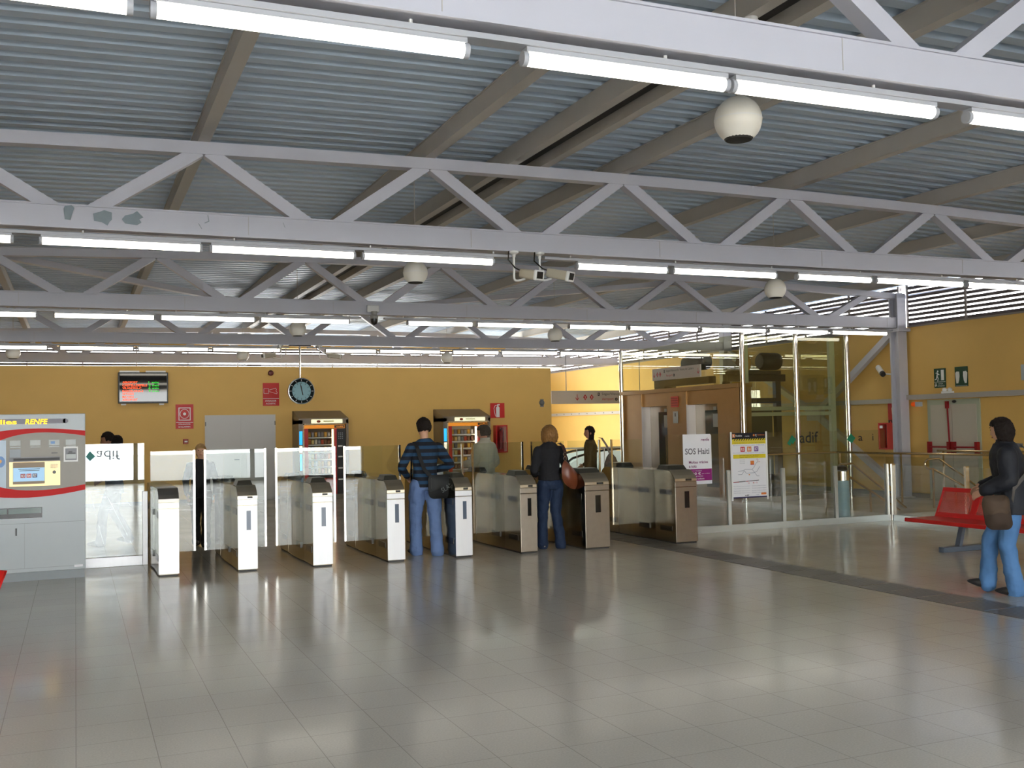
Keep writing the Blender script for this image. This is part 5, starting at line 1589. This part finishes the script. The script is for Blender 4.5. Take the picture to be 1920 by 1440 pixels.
person('dark haired woman with a patterned shoulder bag, turning left near the escalator', (8.80, 17.1, 0), 1.0, 1.68,
       dict(elL=(-.21, -.02, 1.12), wrL=(-.20, .05, .86), elR=(.22, -.05, 1.12), wrR=(.2, .15, 1.0), yaw=.25, w=.92, shL=(-.17, 0, 1.40), shR=(.17, 0, 1.40)),
       M_skin2, mat('black_coat', (30, 26, 24), .85), mat('dark_skirt', (34, 34, 36), .8), M_shoe, M_hdark, 'long', top_hem=.80, top_name='coat', hair_vol=1.0)
person('person with dark curly bun walking left behind the glass panel', (.555, 17.0, 0), 1.45, 1.76,
       dict(ankL=(-.08, .2, .085), kneeL=(-.085, .16, .50), ankR=(.08, -.2, .12), kneeR=(.085, .02, .50), lean=.15, head=(0, .10, 1.60), shL=(-.175, .06, 1.385), shR=(.175, .06, 1.385), nod=-.15),
       M_skin2, mat('dark_blue_coat', (40, 56, 78), .8), M_jeans_d, M_shoe, M_hdark, 'bushy', top_hem=.82, top_name='coat')
person('person in black jacket and blue jeans walking past the red bench', (8.27, 7.28, 0), .72, 1.70,
       dict(ankL=(-.06, .0, .085), kneeL=(-.075, .06, .50), ankR=(.11, .25, .125), kneeR=(.10, .21, .53), toeL=(0, 1, 0), toeR=(0, 1, .1), lean=.10, head=(0, .08, 1.62), shL=(-.185, .03, 1.385), shR=(.185, .045, 1.385),
            elL=(-.255, .02, 1.14), wrL=(-.19, .24, 1.03), elR=(.27, .04, 1.13), wrR=(.18, .26, 1.05), yaw=-.40, nod=-.12, w=1.08),
       M_skin, M_navycloth, M_jeans_l, M_shoe, M_hdark, 'nape', top_hem=.83, jacket=.028, collar=True, leg_name='jeans', leg_w=1.08, hair_vol=1.12)

# ------------------------------------------------------------------ bags
def puff(m, pl, pts, d, mi=0, n=3):
    """soft bag: outline pts on a plane, swelling to thickness d on both sides"""
    c = (sum(p[0] for p in pts) / len(pts), sum(p[1] for p in pts) / len(pts))
    rings = []
    for sgn in (-1, 1):
        for k in range(n + 1):
            q = k / n * .85
            z = sgn * d * math.sqrt(max(0, 1 - (1 - q) ** 2)) 
            rings.append((sgn, [pl.at(c[0] + (p[0] - c[0]) * (1 - q), c[1] + (p[1] - c[1]) * (1 - q), z) for p in pts]))
    N = len(pts)
    for sgn in (-1, 1):
        R = [r for s_, r in rings if s_ == sgn]
        vs = [v for r in R for v in r]
        fs = []
        for k in range(n):
            for j in range(N):
                f = (k * N + j, k * N + (j + 1) % N, (k + 1) * N + (j + 1) % N, (k + 1) * N + j)
                fs.append(f if sgn > 0 else f[::-1])
        top = tuple(n * N + j for j in range(N)); fs.append(top if sgn > 0 else top[::-1])
        m.add(vs, fs, mi, True)
def strap(pts, w, th=.006):
    m = MB()
    P = [Vector(p) for p in pts]
    for a, b in zip(P[:-1], P[1:]):
        d = (b - a).normalized(); out = Vector((0, -1, 0)); 
        m.bar(a - d * .005, b + d * .005, th, w, up=d.cross(out))
    return m
def outline(x0, x1, z0, z1, r=.06, n=5, sx=0.0):
    pts = []
    for cx, cz, a0 in ((x1 - r, z0 + r, -PI / 2), (x1 - r, z1 - r, 0), (x0 + r, z1 - r, PI / 2), (x0 + r, z0 + r, PI)):
        for k in range(n + 1):
            a = a0 + PI / 2 * k / n
            pts.append((cx + r * math.cos(a) + sx * (cz + r * math.sin(a) - z0), cz + r * math.sin(a)))
    return pts
M_canvas = mat('black_canvas', (26, 27, 28), .8, var=.15, vscale=20)
t = thing('messenger_bag', 'black messenger bag with grey letters on the back of the striped jumper man', 'bag', (4.45, 13.08, .95))
pl = Pl((4.42, 13.06, 0), (1, .12, 0), (0, 0, 1))
m = MB(); puff(m, pl, outline(-.12, .27, .76, 1.075, .08, sx=-.04), .075)
m.build('pouch', M_canvas, t)
m = MB(); puff(m, Pl(pl.at(0, 0, .02), pl.u, pl.v), outline(-.125, .275, .84, 1.08, .06, sx=-.04), .07)
m.build('flap', mat('black_canvas_flap', (34, 36, 37), .7, var=.15, vscale=20), t)
pt = Pl(pl.at(.04, .84, .097), pl.u * .86 + pl.v * .45, pl.v * .86 - pl.u * .45)
MB().text(pt, 'SLANG', .0, .24, .0, .065, 0, 0).build('lettering', mat('grey_letters', (104, 108, 108), .6), t)
strap([(4.36, 13.02, 1.02), (4.26, 13.085, 1.15), (4.215, 13.12, 1.30), (4.19, 13.16, 1.44), (4.18, 13.26, 1.515), (4.19, 13.36, 1.48)], .05).build('strap', M_canvas, t)
MB().box(4.325, 4.375, 13.00, 13.015, .90, 1.04).build('buckle', M_dark, t)

M_leather = mat('brown_leather', (116, 60, 36), .35, var=.25, vscale=8)
t = thing('shoulder_bag', 'brown leather shoulder bag on the right side of the blonde woman', 'bag', (6.27, 12.9, .95))
pl = Pl((6.27, 12.90, 0), (1, .25, 0), (0, 0, 1))
out = [(-.05, 1.25), (-.10, 1.12), (-.10, .98), (-.06, .90), (.04, .83), (.14, .80), (.21, .83), (.22, .92), (.19, 1.02), (.12, 1.10), (.03, 1.17)]
m = MB(); puff(m, pl, out, .085)
o = m.build('pouch', M_leather, t)
ss = o.modifiers.new('round', 'SUBSURF'); ss.levels = 1; ss.render_levels = 2
strap([(6.225, 12.86, 1.22), (6.225, 12.86, 1.34), (6.215, 12.91, 1.42), (6.215, 13.01, 1.455), (6.22, 13.12, 1.44)], .045).build('strap', mat('dark_brown_strap', (58, 32, 26), .45), t)
m = MB()
for z in (1.24, 1.30):
    m.tube([(6.215 + .022 * math.cos(2 * PI * k / 10), 12.845, z + .026 * math.sin(2 * PI * k / 10)) for k in range(10)], .006, 6, closed=True)
m.build('ring', M_chrome, t)

M_pat = mat('patterned_tweed', (120, 106, 96), .8, var=.5, vscale=28)
t = thing('shoulder_bag', 'patterned grey brown bag on the shoulder of the dark haired woman', 'bag', (9.05, 16.85, 1.0))
pl = Pl((9.06, 16.80, 0), (1, .3, 0), (0, 0, 1))
m = MB(); puff(m, pl, [(-.17, .80), (.20, .80), (.17, .98), (.08, 1.14), (.0, 1.20), (-.06, 1.14), (-.14, .98)], .10)
o = m.build('pouch', M_pat, t)
strap([(9.03, 16.78, 1.18), (9.0, 16.84, 1.32), (8.97, 16.96, 1.45), (8.97, 17.06, 1.46)], .04).build('strap', mat('pale_strap', (150, 140, 128), .6), t)

M_brown = mat('dark_brown_canvas', (62, 48, 38), .8, var=.25, vscale=12)
t = thing('shoulder_bag', 'dark brown bag with cross strap at the hip of the person by the bench', 'bag', (7.85, 7.0, .9))
pl = Pl((7.86, 7.06, .04), (1, -.5, 0), (0, 0, 1))
m = MB(); puff(m, pl, outline(-.13, .12, .62, .92, .07, sx=-.14), .08)
m.build('pouch', M_brown, t)
m = MB(); puff(m, Pl(pl.at(0, 0, .015), pl.u, pl.v), outline(-.155, .09, .74, .94, .05, sx=-.05), .08)
m.build('flap', mat('brown_flap', (76, 60, 46), .8, var=.3, vscale=12), t)
strap([(7.93, 6.98, .93), (8.08, 7.09, 1.03), (8.23, 7.07, 1.17), (8.38, 7.13, 1.31), (8.45, 7.30, 1.42), (8.38, 7.42, 1.43)], .04).build('strap', mat('grey_strap', (88, 84, 80), .7), t)
# white paper held by the man in the striped jumper
single('paper_sheet', MB().add([(4.55, 13.50, 1.02), (4.69, 13.56, 1.02), (4.69, 13.62, 1.20), (4.55, 13.56, 1.20)], [(0, 1, 2, 3)]), M_white_paper, 'white sheet of paper in the hands of the striped jumper man', 'paper')
# ------------------------------------------------------------------ daylight, camera
w = bpy.data.worlds.new('overcast_sky')
SC.world = w
w.use_nodes = True
bg = w.node_tree.nodes['Background']
bg.inputs['Color'].default_value = (1.0, 0.985, 1.0, 1)
bg.inputs['Strength'].default_value = 13.0

lamp = bpy.data.lights.new('far_wall_fill', 'AREA'); lamp.energy = 220; lamp.size = 2.0; lamp.color = (1, .97, .86)  # added fill light, hidden behind the partition, brightens the right wall beyond
lo = bpy.data.objects.new('far_wall_fill', lamp); COL.objects.link(lo); lo.location = (11.6, 31.0, 2.3)
lo.rotation_euler = (0, math.radians(-90), 0)

cam = bpy.data.cameras.new('camera')
cam.sensor_width = 36.0; cam.lens = 1934.16 * 36 / 1920; cam.clip_start = .05; cam.clip_end = 300
co = bpy.data.objects.new('camera', cam); COL.objects.link(co)
yaw, pitch, roll = 0.400806, 0.0411284, -0.0192415
fw = Vector((math.sin(yaw) * math.cos(pitch), math.cos(yaw) * math.cos(pitch), math.sin(pitch)))
rt = Vector((math.cos(yaw), -math.sin(yaw), 0)); dn = fw.cross(rt)
r2 = rt * math.cos(roll) - dn * math.sin(roll); d2 = rt * math.sin(roll) + dn * math.cos(roll)
M = Matrix((r2, -d2, -fw)).transposed().to_4x4(); M.translation = Vector((0, 0, 1.70))
co.matrix_world = M
SC.camera = co
SC.view_settings.view_transform = 'Standard'
SC.view_settings.look = 'None'
SC.view_settings.exposure = 0.2
SC.cycles.use_denoising = True
SC.cycles.max_bounces = 8
SC.cycles.adaptive_threshold = 0.025
SC.cycles.transparent_max_bounces = 14
SC.cycles.sample_clamp_indirect = 6.0
